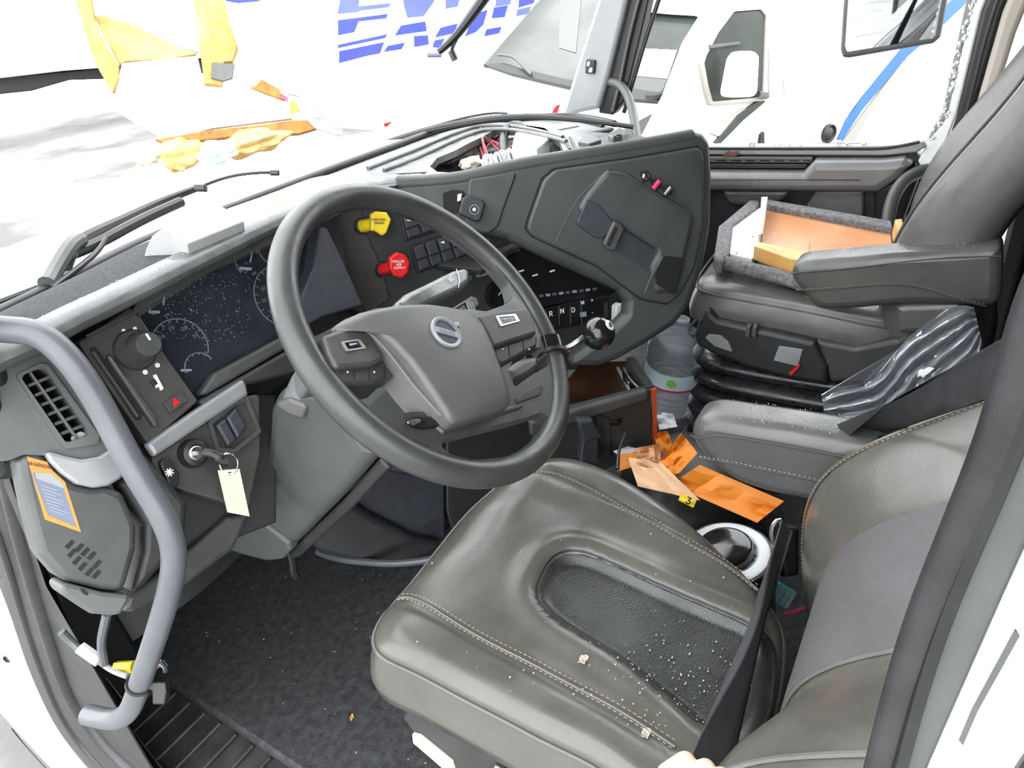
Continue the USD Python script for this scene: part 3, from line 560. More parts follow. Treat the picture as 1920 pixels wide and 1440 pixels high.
# right hand dash top with the cover taken off
TP = Pl([1.4, 1.1, .83], [1, 0, 0], [0, 0, 1])
hole = [(806, 312), (820, 296), (852, 283), (880, 268), (905, 256), (928, 243), (960, 243), (1000, 248), (1030, 254), (1048, 264), (1056, 282), (1040, 294), (960, 308), (870, 325), (820, 322)]
slot = [(655, 346), (668, 338), (690, 330), (730, 326), (802, 322), (790, 330), (735, 338)]
db.part('dash_top_panel', plate(TP, [(560, 420), (560, 372), (640, 330), (720, 297), (800, 262), (862, 243), (905, 232), (960, 231), (1010, 238), (1060, 246), (1120, 248), (1180, 252), (1250, 262), (1180, 282), (1060, 302), (950, 322), (860, 341), (760, 352), (690, 366), (620, 392)], [hole, slot], -.015, 0), M['dashl'], 'wet white looking dash top panel with its cover missing')
for (a, b, c) in (((690, 318), (800, 274), (905, 238)), ((720, 322), (812, 284), (912, 246))):
    db.part('panel_rib', tube(spl([TP.W(*a, .003), TP.W(*b, .003), TP.W(*c, .003), TP.W(c[0] + 90, c[1] + 6, .003), TP.W(c[0] + 150, c[1] + 22, .003)], 24), .005, 8), M['dashl'])
for q in ((1066, 266), (1078, 268)):
    db.part('panel_slot', slab(TP, [(q[0] - 12, q[1] - 10), (q[0] - 7, q[1] - 10), (q[0] + 6, q[1] + 14), (q[0], q[1] + 15)], 0, .003, .0005, 0), M['black'])
db.part('side_vent', slab(TP, [(1140, 262), (1163, 248), (1172, 254), (1168, 264), (1150, 270)], 0, .012, .003), M['grey'])
for k in range(3):
    db.part('vent_slot', slab(TP.off(.012), [(1142 + 7 * k, 262 - 4 * k), (1160 + 4 * k, 250 + 1.5 * k), (1163 + 4 * k, 252 + 1.5 * k), (1145 + 7 * k, 264 - 4 * k)], 0, .0006, .0001, 0), M['black'])
db.part('grey_pad', slab(TP, [(1084, 272), (1098, 258), (1112, 259), (1128, 268), (1105, 276)], 0, .008, .002), M['grey'])
db.part('dash_cavity', cbox(WORLD, 1.05, 1.75, .80, 1.3, .665, .68, .004), M['hole'])
# things lying in the opened dash
CV = Pl([1.4, 1.1, .80], [1, 0, 0], [0, 0, 1])
def bit(name, label, catg, mesh, m): single(name, mesh, m, label, catg)
bit('white_module', 'white boxy control module inside the opened dash top', 'control module', slab(CV, [(976, 254), (985, 251), (1020, 257), (1036, 268), (1032, 282), (1010, 300), (962, 298), (966, 276)], -.06, .03, .006), M['white'])
bit('black_hose', 'black bent hose in the dash opening left of the white module', 'hose', tube(spl([CV.W(944, 286, -.02), CV.W(946, 268, .015), CV.W(960, 258, .03), CV.W(978, 258, .03), CV.W(985, 266, .0)], 20), .012, 10), M['rubber'])
ws = []
for k in range(9):
    a, b = rng.uniform(896, 935), rng.uniform(268, 300)
    ws.append(tube(spl([CV.W(905 + k * 3, 300, -.04), CV.W(a, b - 12, .0 + .004 * k), CV.W(a + 14, b - 16, .01), CV.W(950, 285, -.02)], 14), .003, 6))
bit('wire_bundle', 'dark red wire bundle in the opened dash top', 'wiring', cat(*ws), mat('dark_red_wire', (.28, .05, .06), .5))
ws = []
for k in range(26):
    a = 910 + k * 3.4; b = 306 - .25 * (a - 910) + rng.uniform(-4, 4)
    ws.append(tube(spl([CV.W(a - 8, b + 8, -.02), CV.W(a, b - 6, .01), CV.W(a + 8, b + 4, -.01)], 8), .0035, 5))
bit('braided_harness', 'grey braided cable harness in front of the white module', 'wiring', cat(*ws), M['lgrey'])
for k, (a, b, r_, m, lb) in enumerate([(868, 284, .03, 'lgrey', 'grey folded bracket at the left of the opened dash'), (843, 296, .026, 'grey', 'grey clip lying left in the opened dash'), (884, 303, .026, 'tan', 'tan plastic connector in the opened dash'), (1042, 276, .03, 'grey', 'dark grey plug right of the white module')]):
    v, f = ball((0, 0, 0), 1, 2); v = v * (.6 + .6 * meshkit.noise(v * 2 + k * 3, k))[:, None] * A(1.5, 1, .8) * r_ + CV.W(a, b, -.005)
    bit('loose_connector', lb, 'connector', (v, f), M[m])

# gauge cluster
scr = D.off(-.028)
cu_ = db.part('gauge_cluster', slab(scr, [(245, 575), (300, 535), (400, 482), (500, 432), (600, 395), (640, 430), (660, 560), (560, 618), (365, 752)], -.01, 0, .002, .004), M['screen'], 'dark dusty gauge cluster screen')
db.part('cluster_wall', sheet([[D.W(a, b, .004) for a, b in [(160, 632), (246, 590), (262, 560), (400, 492), (520, 432), (640, 398)]], [scr.W(a, b, 0) for a, b in [(170, 640), (252, 596), (272, 556), (405, 492), (522, 434), (640, 402)]]], .004), M['dash'])
def gauge(cx, cy, rp_, a0, a1, nt, lab=None, ring=True, needle=None):
    c = scr.uv(cx, cy); r = np.linalg.norm(scr.uv(cx + rp_, cy) - c)
    th = np.radians(np.linspace(a0, a1, 40)); q = np.c_[c[0] + r * np.cos(th), c[1] + r * np.sin(th), np.full(40, .0006)]
    g = cu_.part('gauge_ring', tube(scr.w(q), .0011, 5), M['dimprint'])
    tk = []
    for a in np.radians(np.linspace(a0, a1, nt)):
        p0, p1 = [np.array([c[0] + k * r * math.cos(a), c[1] + k * r * math.sin(a), .0008]) for k in (.86, .99)]
        tk.append(tube(scr.w(np.array([p0, p1])), .0009, 4))
    cu_.part('gauge_ticks', cat(*tk), M['dimprint'])
    if needle is not None:
        p1 = np.array([c[0] + .75 * r * math.cos(needle), c[1] + .75 * r * math.sin(needle), .002])
        cu_.part('gauge_needle', tube(scr.w(np.array([[c[0], c[1], .002], p1])), .0015, 5), M['gprint'])
    if lab: cu_.part('gauge_text', text(scr, c[0] - r * .1, c[1] - r * .75, lab, r * .16, h=.0004), M['dimprint'])
gauge(338, 650, 52, -40, 170, 13); gauge(530, 555, 50, 40, 235, 13)
gauge(305, 572, 26, 20, 200, 7, 'FUEL', needle=.9); gauge(468, 492, 26, 20, 200, 7, 'OIL', needle=.8)
gauge(375, 690, 28, 10, 170, 7, None, needle=None); gauge(508, 470, 22, 20, 220, 7)
for gx, gy, gr, a0, st_, labs in ((338, 650, 52, 160, -38, ('5', '10', '15', '20', '25')), (530, 555, 50, 200, -32, ('10', '30', '50', '70', '90'))):
    gc = scr.uv(gx, gy); grr = np.linalg.norm(scr.uv(gx + gr, gy) - gc) * .7
    for k, l in enumerate(labs):
        ga = math.radians(a0 + st_ * k); cu_.part('gauge_number', text(scr, gc[0] + grr * math.cos(ga), gc[1] + grr * math.sin(ga), l, .0055, 0, .0003, h=.0004), M['dimprint'])
bar = slab(scr, [(278, 582), (300, 583), (299, 588), (279, 588)], 0, .001, .0002, 0); cu_.part('gauge_bar', bar, M['gprint'])
cu_.part('gauge_bar', slab(scr, [(338, 692), (359, 692), (359, 696), (339, 697)], 0, .001, .0002, 0), M['gprint'])
cu_.part('gauge_bar', slab(scr, [(448, 500), (472, 502), (471, 507), (449, 506)], 0, .001, .0002, 0), M['gprint'])
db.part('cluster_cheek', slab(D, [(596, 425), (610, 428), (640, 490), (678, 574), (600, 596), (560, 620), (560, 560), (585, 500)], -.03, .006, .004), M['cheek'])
db.part('cluster_sill', slab(D.off(-.02), [(392, 702), (530, 628), (545, 628), (556, 640), (380, 742), (362, 745)], 0, .018, .006), M['dash'])
db.part('cluster_sill', slab(D, [(372, 752), (560, 645), (590, 690), (560, 700), (450, 725), (385, 765)], -.03, .0, .006), M['dashd'])
# headlight switch panel
hp = db.part('switch_panel', slab(D, [(146, 640), (200, 606), (246, 574), (372, 752), (350, 772), (278, 834), (160, 664)], -.03, .0, .003, .004), M['brown'], 'dusty headlight switch panel')
kc = D.uv(262, 652)
kb = db.part('headlight_knob', lathe(D, *kc, [(0, .034), (.016, .034), (.0185, .031), (.0205, .012), (.0215, .004), (.0225, 0)], 32), M['dash'], 'round headlight knob with a white mark')
kb.part('knob_mark', cbox(D, kc[0] + .002, kc[0] + .0055, kc[1] + .004, kc[1] + .014, .033, .0348, .0004), M['print'])
kb.part('knob_collar', lathe(D, *D.uv(253, 656), [(0, .004), (.027, .004), (.03, 0)], 32), M['dashd'])
for q in ((232, 620), (253, 616), (219, 636), (222, 656), (289, 662)):
    c = D.uv(*q); db.part('switch_symbol', lathe(D, *c, [(0, .0006), (.0022, .0006), (.0028, .0002), (.0028, 0)], 10), M['print'])
for q in ((272, 698), (295, 685)):
    c = D.uv(*q); db.part('dimmer_symbol', lathe(D, *c, [(.0015, .0002), (.0015, .001), (.0035, .001), (.0035, 0)], 12), M['print'])
db.part('dimmer_wheel', slab(D, [(280, 716), (288, 711), (297, 722), (290, 728)], 0, .004, .001), M['black'])
db.part('dimmer_mark', slab(D, [(286, 704), (291, 702), (305, 729), (300, 733)], 0, .0045, .0006, 0), M['print'], 'white dimmer slider mark')
db.part('dimmer_mark', slab(D, [(288, 724), (296, 719), (298, 723), (291, 729)], 0, .0045, .0006, 0), M['print'])
hz = db.part('hazard_switch', slab(D, [(304, 757), (338, 735), (352, 752), (318, 776)], 0, .004, .0015, .002), M['brown'])
hz.part('hazard_triangle', slab(D, [(322, 746), (336, 754), (324, 765)], .004, .0048, .0003, 0), M['red'], 'small red hazard triangle')
db.part('panel_groove', slab(D, [(166, 654), (178, 648), (268, 772), (262, 790), (252, 786)], 0, .001, .0003), M['hole'])
db.part('groove_rib', slab(D, [(180, 648), (190, 644), (290, 785), (294, 800), (284, 802)], 0, .010, .004), M['dash'])
db.part('groove_rib', tube(spl([D.W(172, 660, .004), D.W(215, 722, .004), D.W(256, 782, .004)], 10), .0022, 6), M['grey'])
db.part('silver_strip', slab(D, [(268, 834), (360, 770), (450, 712), (456, 722), (460, 742), (380, 795), (284, 858)], 0, .012, .006, .003), M['silver'], 'silver trim strip under the gauge cluster')
# ignition panel
db.part('ignition_panel', slab(D, [(284, 858), (380, 795), (462, 742), (490, 738), (492, 850), (470, 955), (330, 915), (296, 890)], -.05, -.004, .004, .006), M['brown'], 'dusty ignition switch panel')
db.part('panel_frame', plate(D, [(388, 792), (440, 752), (462, 742), (488, 810), (438, 850), (404, 848)], [(396, 795), (440, 760), (458, 754), (480, 808), (436, 842), (410, 840)], -.004, .004), M['dash'])
for q in ([(402, 798), (419, 786), (440, 826), (424, 838)], [(421, 784), (438, 765), (460, 800), (442, 824)]):
    db.part('rocker_switch', slab(D, q, -.002, .008, .004, .002), M['cheek'])
ic = D.uv(362, 850)
ig = db.part('ignition_lock', lathe(D, *ic, [(.0115, .012), (.0135, .014), (.019, .012), (.0215, .004), (.022, -.006)], 28), M['black'])
ig.part('lock_core', lathe(D, *ic, [(0, .014), (.009, .014), (.0115, .012), (.0115, 0)], 24), M['steel'], 'bright steel lock core')
st = D.uv(314, 886)
sw = db.part('lamp_switch', slab(D, [(296, 866), (312, 856), (334, 890), (330, 918), (316, 914)], -.004, .006, .002, .006), M['black'])
for k in range(4):
    a = k * math.pi / 4; sw.part('lamp_symbol', tube(D.w(np.array([[st[0] + .006 * math.cos(a), st[1] + .006 * math.sin(a), .0066], [st[0] - .006 * math.cos(a), st[1] - .006 * math.sin(a), .0066]])), .0011, 5), M['print'])
# corner vent pod
V = Pl([.29, .925, .80], [1, -.08, 0], [-.1, -c20, s20])
A4, B4, C4, D4 = (36, 706), (80, 688), (168, 815), (122, 831)
db.part('vent_pod', plate(V, [(-40, 760), (-20, 690), (12, 650), (60, 636), (120, 652), (160, 690), (220, 790), (266, 848), (240, 850), (215, 838), (182, 857), (150, 862), (115, 856), (45, 852), (0, 870)], [[A4, B4, C4, D4]], -.05, 0, .008), M['grey'], 'rounded grey corner vent pod')
db.part('pod_side', slab(V.off(-.05), [(-60, 760), (0, 640), (130, 640), (290, 860), (240, 880), (0, 900)], -.1, -.01, .01), M['hole'])
vt = db.part('air_vent', plate(V, [(28, 704), (74, 682), (88, 684), (184, 816), (182, 832), (122, 842), (112, 836)], [[A4, B4, C4, D4]], -.004, .006, .004), M['grey'], 'long slatted corner air vent')
lp = lambda p, q, t: (p[0] + (q[0] - p[0]) * t, p[1] + (q[1] - p[1]) * t)
for k in range(1, 7):
    t = k / 7; p, q = lp(A4, D4, t), lp(B4, C4, t)
    vt.part('vent_slat', slab(V.off(-.012), [(p[0], p[1] - 2), (q[0], q[1] - 3), (q[0] + 3, q[1] + 3), (p[0] + 3, p[1] + 4)], -.02, .01, .001, 0), M['dash'])
vt.part('vent_bar', slab(V.off(-.003), [lp(A4, B4, .4), lp(A4, B4, .52), lp(D4, C4, .56), lp(D4, C4, .42)], -.012, .002, .001, 0), M['grey'])
vt.part('vent_clip', slab(V.off(-.006), [(128, 822), (150, 808), (168, 816), (150, 826), (130, 830)], 0, .003, .001), M['lgrey'])
db.part('silver_band', slab(V, [(77, 842), (120, 855), (150, 861), (182, 856), (215, 836), (240, 878), (222, 898), (200, 911), (172, 915), (140, 908), (112, 888), (90, 866)], -.03, .010, .004, .004), M['silver'], 'curved silver band under the corner vent')
lpod = db.part('lower_pod', slab(V, [(30, 852), (76, 846), (92, 868), (140, 908), (172, 915), (200, 911), (232, 925), (257, 985), (256, 1030), (242, 1080), (233, 1112), (190, 1107), (115, 1088), (74, 1040), (50, 950)], -.06, .0, .009, .012), M['dash'], 'grey lower dash corner with warning label and grille')
db.part('pod_foot', slab(V, [(86, 1070), (116, 1090), (190, 1110), (233, 1114), (243, 1104), (240, 1125), (226, 1150), (212, 1153), (168, 1150), (118, 1116)], -.06, .006, .005, .006), M['grey'])
db.part('foot_slot', slab(V.off(.006), [(150, 1103), (157, 1104), (166, 1112), (164, 1117), (155, 1113)], 0, .0006, .0001), M['hole'])
db.part('pod_side_panel', slab(V.off(-.06), [(205, 905), (260, 850), (340, 940), (335, 1010), (262, 1092), (232, 1112), (256, 1030), (257, 985)], -.03, .03, .01), M['dashd'])
for q in ((131, 1021), (149, 1027), (135, 1037), (160, 1035), (144, 1051), (172, 1042), (155, 1062), (182, 1058), (168, 1072), (181, 1077)):
    db.part('grille_slot', slab(V, [(q[0] - 10, q[1] + 4), (q[0] + 3, q[1] - 9), (q[0] + 9, q[1] - 5), (q[0] - 3, q[1] + 9)], 0, .0008, .0002, 0), M['hole'])
lb = lpod.part('warning_label', slab(V, [(52, 858), (88, 868), (96, 882), (122, 905), (150, 996), (86, 972), (66, 915)], 0, .0005, .0001, .001), M['navy'], 'orange bordered warning sticker')
V1 = V.off(.0005)
lpod.part('label_border', plate(V1, [(50, 856), (88, 866), (96, 880), (122, 904), (152, 998), (84, 974)], [(60, 886), (90, 884), (118, 910), (144, 989), (90, 966)], 0, .0004, 0), M['orange'])
lpod.part('label_header', slab(V1, [(51, 857), (87, 866), (93, 880), (104, 890), (60, 884)], 0, .0006, .0001, 0), M['orange'])
q0, q1 = V.uv(58, 868), V.uv(88, 874); rot_ = math.atan2(q1[1] - q0[1], q1[0] - q0[0])
qm = V.uv(77, 873); lpod.part('label_text', text(V, qm[0], qm[1], 'WARNING', .0042, rot_, .0003, h=.0012), M['ink'])
lpod.part('label_stripe', slab(V1, [(66, 886), (96, 888), (120, 910), (120, 916), (68, 897)], 0, .0006, .0001, 0), M['lgrey'])
for k in range(8):
    t = k / 8; a = lp((76, 908), (96, 962), t); b = lp((116, 922), (136, 975), t)
    lpod.part('label_line', slab(V1, [a, lp(a, b, .75 + .2 * math.sin(k * 2.3)), (lp(a, b, .75 + .2 * math.sin(k * 2.3))[0] + 1, lp(a, b, .75 + .2 * math.sin(k * 2.3))[1] + 2.4), (a[0] + 1, a[1] + 2.4)], 0, .0004, 0, 0), M['gprint'])
# knee area
db.part('knee_panel', slab(D.off(-.05), [(250, 870), (480, 735), (520, 740), (520, 980), (420, 1020), (260, 1120), (230, 1000)], -.02, 0, .006), M['dashd'])
db.part('lower_flange', slab(D.off(-.03), [(238, 1118), (310, 1066), (360, 1028), (430, 968), (470, 962), (440, 1030), (340, 1105), (250, 1148), (232, 1146)], -.04, .0, .008, .004), M['dash'])

# knobs and switches right of the wheel: a panel turned towards the driver
E1 = A(.85, -.53, 0); En = unit(A(-.52, -.835, .2)); E = Pl([.967, 1.0, .789], E1, En)
db.part('centre_panel', slab(E, [(600, 380), (700, 360), (800, 370), (960, 430), (1170, 540), (1178, 625), (1040, 660), (860, 640), (690, 600), (630, 560)], -.1, 0, .006, .006), M['dashd'], smooth=30)
db.part('dusty_recess', slab(E, [(612, 400), (676, 385), (688, 440), (716, 500), (730, 560), (690, 590), (668, 560), (636, 480)], 0, .004, .003, .004), M['brown'])
def valve(px, py, m, shape, lbl, lines, rs, off):
    c = E.uv(px, py); t = db.part('valve_knob', tube(np.array([E.W(px, py, .0), E.off(off).w(E.off(off).pts(shape).mean(0)) * .5 + E.W(px, py) * .5, E.off(off).w(E.off(off).pts(shape).mean(0))]), [rs, rs * .95, rs * .8], 18), M[m], lbl)
    H = E.off(off); t.part('knob_head', slab(H, shape, 0, .014, .004, .002), M[m])
    hc = np.mean([H.off(.014).uv(*s) for s in shape], 0); ta = math.radians(-14)
    for i, s in enumerate(lines): t.part('knob_text', text(H.off(.014), hc[0] + .002, hc[1] + .004 - i * .0065 + .003, s, .0045, ta, .0003), M['ink' if m == 'yellow' else 'print'])
    db.part('valve_ring', lathe(E, *c, [(.9 * rs, .0), (.9 * rs, .004), (rs * 1.35, .004), (rs * 1.45, 0)], 20), M['black'])
valve(678, 424, 'yellow', [(693, 401), (702, 396), (722, 398), (731, 412), (722, 437), (714, 442), (702, 434), (692, 432)], 'yellow square parking brake knob', ['PARKING', 'BRAKE'], .013, .028)
valve(716, 506, 'red', [(727, 482), (742, 472), (757, 477), (766, 492), (762, 512), (750, 521), (736, 517), (727, 503)], 'red octagonal trailer air supply knob', ['TRAILER', 'AIR', 'SUPPLY'], .012, .028)
def rockers(quad, n, marks):
    a, b, c, d = quad
    fr = db.part('switch_row', slab(E, [(a[0] - 4, a[1] - 3), (b[0] + 4, b[1] - 4), (c[0] + 4, c[1] + 4), (d[0] - 3, d[1] + 5)], 0, .004, .002, .002), M['black'])
    for k in range(n):
        t0, t1 = (k + .05) / n, (k + .93) / n
        q = [lp(a, b, t0), lp(a, b, t1), lp(d, c, t1), lp(d, c, t0)]
        m = [lp(q[0], q[3], .55), lp(q[1], q[2], .55)]
        s = fr.part('rocker', slab(E, [q[0], q[1], m[1], m[0]], .002, .012, .003, .001), M['cheek'])
        fr.part('rocker', slab(E, [m[0], m[1], q[2], q[3]], .002, .009, .003, .001), M['cheek'])
        if k in marks: s.part('switch_symbol', slab(E.off(.012), [lp(lp(q[0], q[3], .18), lp(q[1], q[2], .18), .25), lp(lp(q[0], q[3], .18), lp(q[1], q[2], .18), .7), lp(lp(q[0], q[3], .3), lp(q[1], q[2], .3), .6)], 0, .0005, .0001, 0), M['print'])
rockers(((752, 408), (846, 378), (880, 408), (762, 448)), 4, (0,))
rockers(((771, 464), (905, 418), (922, 460), (784, 508)), 6, (2, 3))
db.part('red_clip', slab(E.off(.01), [(862, 492), (880, 489), (883, 480), (891, 479), (895, 492), (866, 503)], 0, .012, .003, .001), M['red'], 'red plastic clip below the switches')
db.part('white_socket', plate(E.off(.004), [(889, 503), (909, 499), (912, 515), (892, 520)], [(897, 506), (904, 505), (906, 512), (899, 513)], 0, .008, .001), M['lgrey'])
db.part('panel_symbol', lathe(E, *E.uv(880, 521), [(.004, 0), (.004, .001), (.0055, .001), (.0055, 0)], 16), M['gprint'])
kc = E.uv(934, 553)
kn = db.part('round_socket', lathe(E, *kc, [(0, .012), (.02, .012), (.024, .018), (.03, .018), (.033, 0)], 28), M['gloss'], 'round gloss black socket cap')
kn.part('cap_mark', tube(E.w(np.array([[kc[0] - .004, kc[1] + .002, .0125], [kc[0] + .003, kc[1] + .007, .0125]])), .0012, 5), M['print'])
# radio and gear selector
rd = db.part('radio', slab(E, [(945, 485), (1000, 440), (1180, 525), (1135, 555), (1010, 575), (960, 540)], 0, .012, .004, .004), M['gloss'], 'gloss black radio partly behind the loose fascia')
for k in range(9):
    a = (1010 + k * 12.5, 556 - k * 1.6); rd.part('radio_button', slab(E.off(.012), [(a[0], a[1] - 3), (a[0] + 8, a[1] - 4.4), (a[0] + 9, a[1] + .4), (a[0] + 1, a[1] + 1.6)], 0, .002, .0006, 0), M['gprint'] if k % 2 else M['grey'])
for q in ((998, 516), (972, 508), (1030, 508), (962, 470)):
    rd.part('radio_mark', slab(E.off(.012), [(q[0], q[1]), (q[0] + 10, q[1] - 3), (q[0] + 10.5, q[1]), (q[0] + .5, q[1] + 3)], 0, .001, .0002, 0), M['print'])
gs = db.part('gear_selector', slab(E, [(1010, 578), (1060, 566), (1136, 553), (1138, 596), (1030, 618), (1012, 616)], 0, .012, .004, .003), M['gloss'], 'black gear selector keypad with R N D M letters')
q0, q1 = E.uv(1040, 588), E.uv(1090, 578); gr_ = math.atan2(q1[1] - q0[1], q1[0] - q0[0])
for s, x, y in (('R', 1033, 588), ('N', 1054, 583), ('D', 1075, 581), ('M', 1092, 567), ('+', 1110, 563), ('-', 1111, 586)):
    c = E.off(.012).uv(x, y); gs.part('selector_letter', text(E.off(.012), c[0], c[1], s, .011 if s in 'RND' else .008, gr_, .0004), M['print'])
gs.part('selector_letter', slab(E.off(.012), [(1087, 586), (1099, 584), (1100, 593), (1088, 595)], 0, .0005, .0001, 0), M['gprint'])
for x in (1043, 1064, 1085):
    gs.part('selector_gap', tube(E.w(np.array([np.r_[E.uv(x, 572), .0125], np.r_[E.uv(x + 1, 608), .0125]])), .0008, 4), M['grey'])
db.part('panel_below', slab(E.off(-.02), [(1012, 616), (1140, 596), (1180, 560), (1190, 620), (1120, 690), (1000, 700)], -.05, 0, .004), M['dashd'])
dr_ = []
for k in range(330):
    a, b = rng.uniform(300, 470), rng.uniform(490, 640)
    if abs((b - 640) + .55 * (a - 300)) > 75 and rng.random() < .8: continue
    c = scr.W(a, b, .0005); dr_.append(ball(c, rng.uniform(.0004, .0010), 1))
single('water_drops', cat(*dr_), M['lgrey'], 'tiny water drops spattered on the gauge cluster screen', 'water drops', kind='stuff')

# loose fascia hanging in front of the radio
BT, BR = P(760, 340, z=.853), P(1335, 250, z=.845)
B1 = BR - BT; Bn = np.cross(A(0, 0, 1), B1); Bn = unit(Bn); Bn = Bn if Bn @ (EYE - BT) > 0 else -Bn
Bp = Pl(BR, B1, unit(Bn + A(0, 0, .2)))
fa = thing('dash_fascia', 'loose angled dark grey dash fascia with storage cover, standing out toward the seats', 'dash panel')
outl = [(690, 352), (760, 338), (860, 330), (950, 308), (1100, 282), (1240, 260), (1305, 246), (1322, 250), (1334, 268), (1338, 330), (1336, 420), (1322, 500), (1295, 575), (1268, 610), (1215, 645), (1160, 676), (1120, 690), (1068, 688), (1075, 668), (1118, 636), (1150, 612), (1172, 590), (1174, 568), (1160, 548), (1110, 525), (1030, 490), (950, 452), (890, 438), (868, 428), (800, 400), (735, 378)]
fa.part('fascia_shell', slab(Bp, outl, -.035, 0, .018, .01), M['panel'])
fa.part('fascia_roll', tube(spl([Bp.W(a, b, -.016) for a, b in [(745, 346), (860, 337), (950, 317), (1100, 291), (1240, 268), (1303, 256)]], 40), .0165, 14), M['panel'], 'rounded top edge of the fascia', smooth=60)
fa.part('fascia_recess', slab(Bp, [(880, 336), (970, 322), (942, 400), (934, 425), (915, 438), (900, 436), (870, 420)], 0, .004, .004, .006), M['panel'])
cov = [(1040, 318), (1180, 298), (1310, 276), (1318, 300), (1316, 420), (1300, 500), (1272, 552), (1250, 570), (1200, 560), (1120, 500), (1000, 445), (986, 430), (992, 408), (1018, 336)]
fa.part('cover_gap', slab(Bp, [(a + (a - 1150) * .012 - 2, b + (b - 420) * .02 - 1) for a, b in cov], 0, .0012, .0004, .006), M['hole'])
co = fa.part('storage_cover', slab(Bp, cov, .0, .010, .006, .012), M['panel'], 'large hinged storage cover')
Bq = Bp.off(.010)
co.part('cover_crease', tube(spl([Bq.W(*p) for p in [(1140, 318), (1118, 338), (1085, 372), (1062, 412), (1042, 455)]], 20), [.0012] * 20, 6), M['grey'])
co.part('cover_bulge', slab(Bq, [(1136, 318), (1170, 322), (1290, 395), (1298, 410), (1285, 470), (1262, 545), (1225, 550), (1215, 500), (1232, 470), (1150, 418), (1118, 402), (1075, 400), (1100, 360)], 0, .012, .01, .012), M['panel'])
Br = Bp.off(.0225)
co.part('cover_pocket', slab(Bq, [(1098, 372), (1120, 382), (1150, 420), (1128, 445), (1112, 444), (1078, 418)], 0, .014, .002, .004), M['cheek'])
co.part('cover_latch', slab(Bq, [(1146, 412), (1160, 418), (1166, 428), (1148, 468), (1134, 466), (1126, 455)], .0, .022, .004, .004), M['dash'])
co.part('latch_slot', slab(Bq.off(.022), [(1153, 424), (1159, 428), (1143, 463), (1137, 460)], 0, .001, .0002, .001), M['hole'])
co.part('cover_pocket', slab(Bq, [(1240, 478), (1280, 482), (1262, 552), (1225, 530), (1222, 512)], 0, .013, .002, .004), M['black'])
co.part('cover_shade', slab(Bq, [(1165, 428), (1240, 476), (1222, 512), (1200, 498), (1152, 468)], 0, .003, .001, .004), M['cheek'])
co.part('cover_rib', tube(spl([Bq.W(*p, .014) for p in [(1205, 548), (1216, 520), (1238, 480)]], 10), .0022, 6), M['grey'])
for q, m, lbl in (((1209, 331), 'chrome', 'bright metal clip'), ((1229, 346), 'magenta', 'pink red clip'), ((1250, 358), 'steel', None)):
    c = Bq.uv(*q); cl_ = co.part('clip_hole', slab(Bq, [(q[0] - 12, q[1] - 8), (q[0] + 5, q[1] - 12), (q[0] + 13, q[1] + 4), (q[0] - 3, q[1] + 13)], 0, .002, .0005, .004), M['hole'])
    cl_.part('cover_clip', slab(Bq, [(q[0] + 3, q[1] - 10), (q[0] + 9, q[1] - 5), (q[0] - 4, q[1] + 11), (q[0] - 10, q[1] + 6)] if m != 'chrome' else [(q[0] - 6, q[1] - 6), (q[0] + 4, q[1] - 6), (q[0] + 8, q[1] + 2), (q[0], q[1] + 8), (q[0] - 8, q[1] + 3)], .002, .012, .003, .001), M[m], lbl)
# switch block on the fascia
Bs = Bp.off(.004)
sb = fa.part('switch_block', slab(Bs, [(830, 362), (848, 356), (870, 358), (876, 396), (850, 400), (832, 392)], -.002, .002, .001, .004), M['hole'])
sb.part('white_tab', slab(Bs, [(858, 364), (866, 363), (864, 376), (857, 378)], .002, .012, .002, .001), M['white'])
s2 = fa.part('fan_switch', slab(Bs, [(858, 400), (866, 370), (876, 366), (904, 374), (909, 382), (900, 412), (892, 416)], 0, .016, .004, .004), M['dashd'])
c = Bs.uv(888, 392); s2.part('fan_symbol', lathe(Bs.off(.016), *c, [(.0085, 0), (.0085, .0006), (.010, .0006), (.010, 0)], 20), M['gprint'])
s2.part('fan_symbol', lathe(Bs.off(.016), *c, [(0, .0006), (.0035, .0006), (.004, 0)], 8), M['print'])
fa.part('torn_tab', slab(E.off(.02), [(1147, 572), (1156, 566), (1170, 580), (1166, 594), (1146, 604)], 0, .02, .003), M['white'], 'white torn tab in the gap beside the keypad')

# grab handles
gh = thing('grab_handle', 'long bent grey grab bar beside the driver door opening', 'grab handle')
gp = [(-90, 600), (0, 617), (58, 623), (102, 647), (150, 700), (204, 790), (260, 893), (303, 965), (325, 1030), (318, 1105), (285, 1215), (258, 1295), (240, 1335), (212, 1348), (165, 1340)]
gz = [.76, .77, .775, .78, .79, .81, .83, .845, .86, .88, .93, .97, 1.0, 1.03, 1.06]
gpath = spl([P(a, b, Z=z) for (a, b), z in zip(gp, gz)], 90)
gh.part('bar', tube(gpath, .0152, 18), M['handle'])
cb = P(262, 1282, Z=.965); dirg = unit(P(285, 1215, Z=.93) - P(258, 1295, Z=.97)); cp = Pl(cb, np.cross(dirg, A(0, 0, 1)), dirg)
gh.part('cable_tie', lathe(cp, 0, 0, [(.0155, -.003), (.0185, -.003), (.0185, .003), (.0155, .003)], 24), M['black'])
tp = Pl(P(290, 1285, Z=.96), RIGHT, -FWD)
gh.part('bracket', slab(tp, [(245, 1276), (310, 1280), (312, 1300), (308, 1322), (285, 1322), (284, 1296), (250, 1290)], -.012, .0, .003, .002), M['black'], 'black plastic bracket tied to the bar')
gh2 = thing('grab_handle', 'grey curved grab bar at the base of the passenger windshield pillar', 'grab handle')
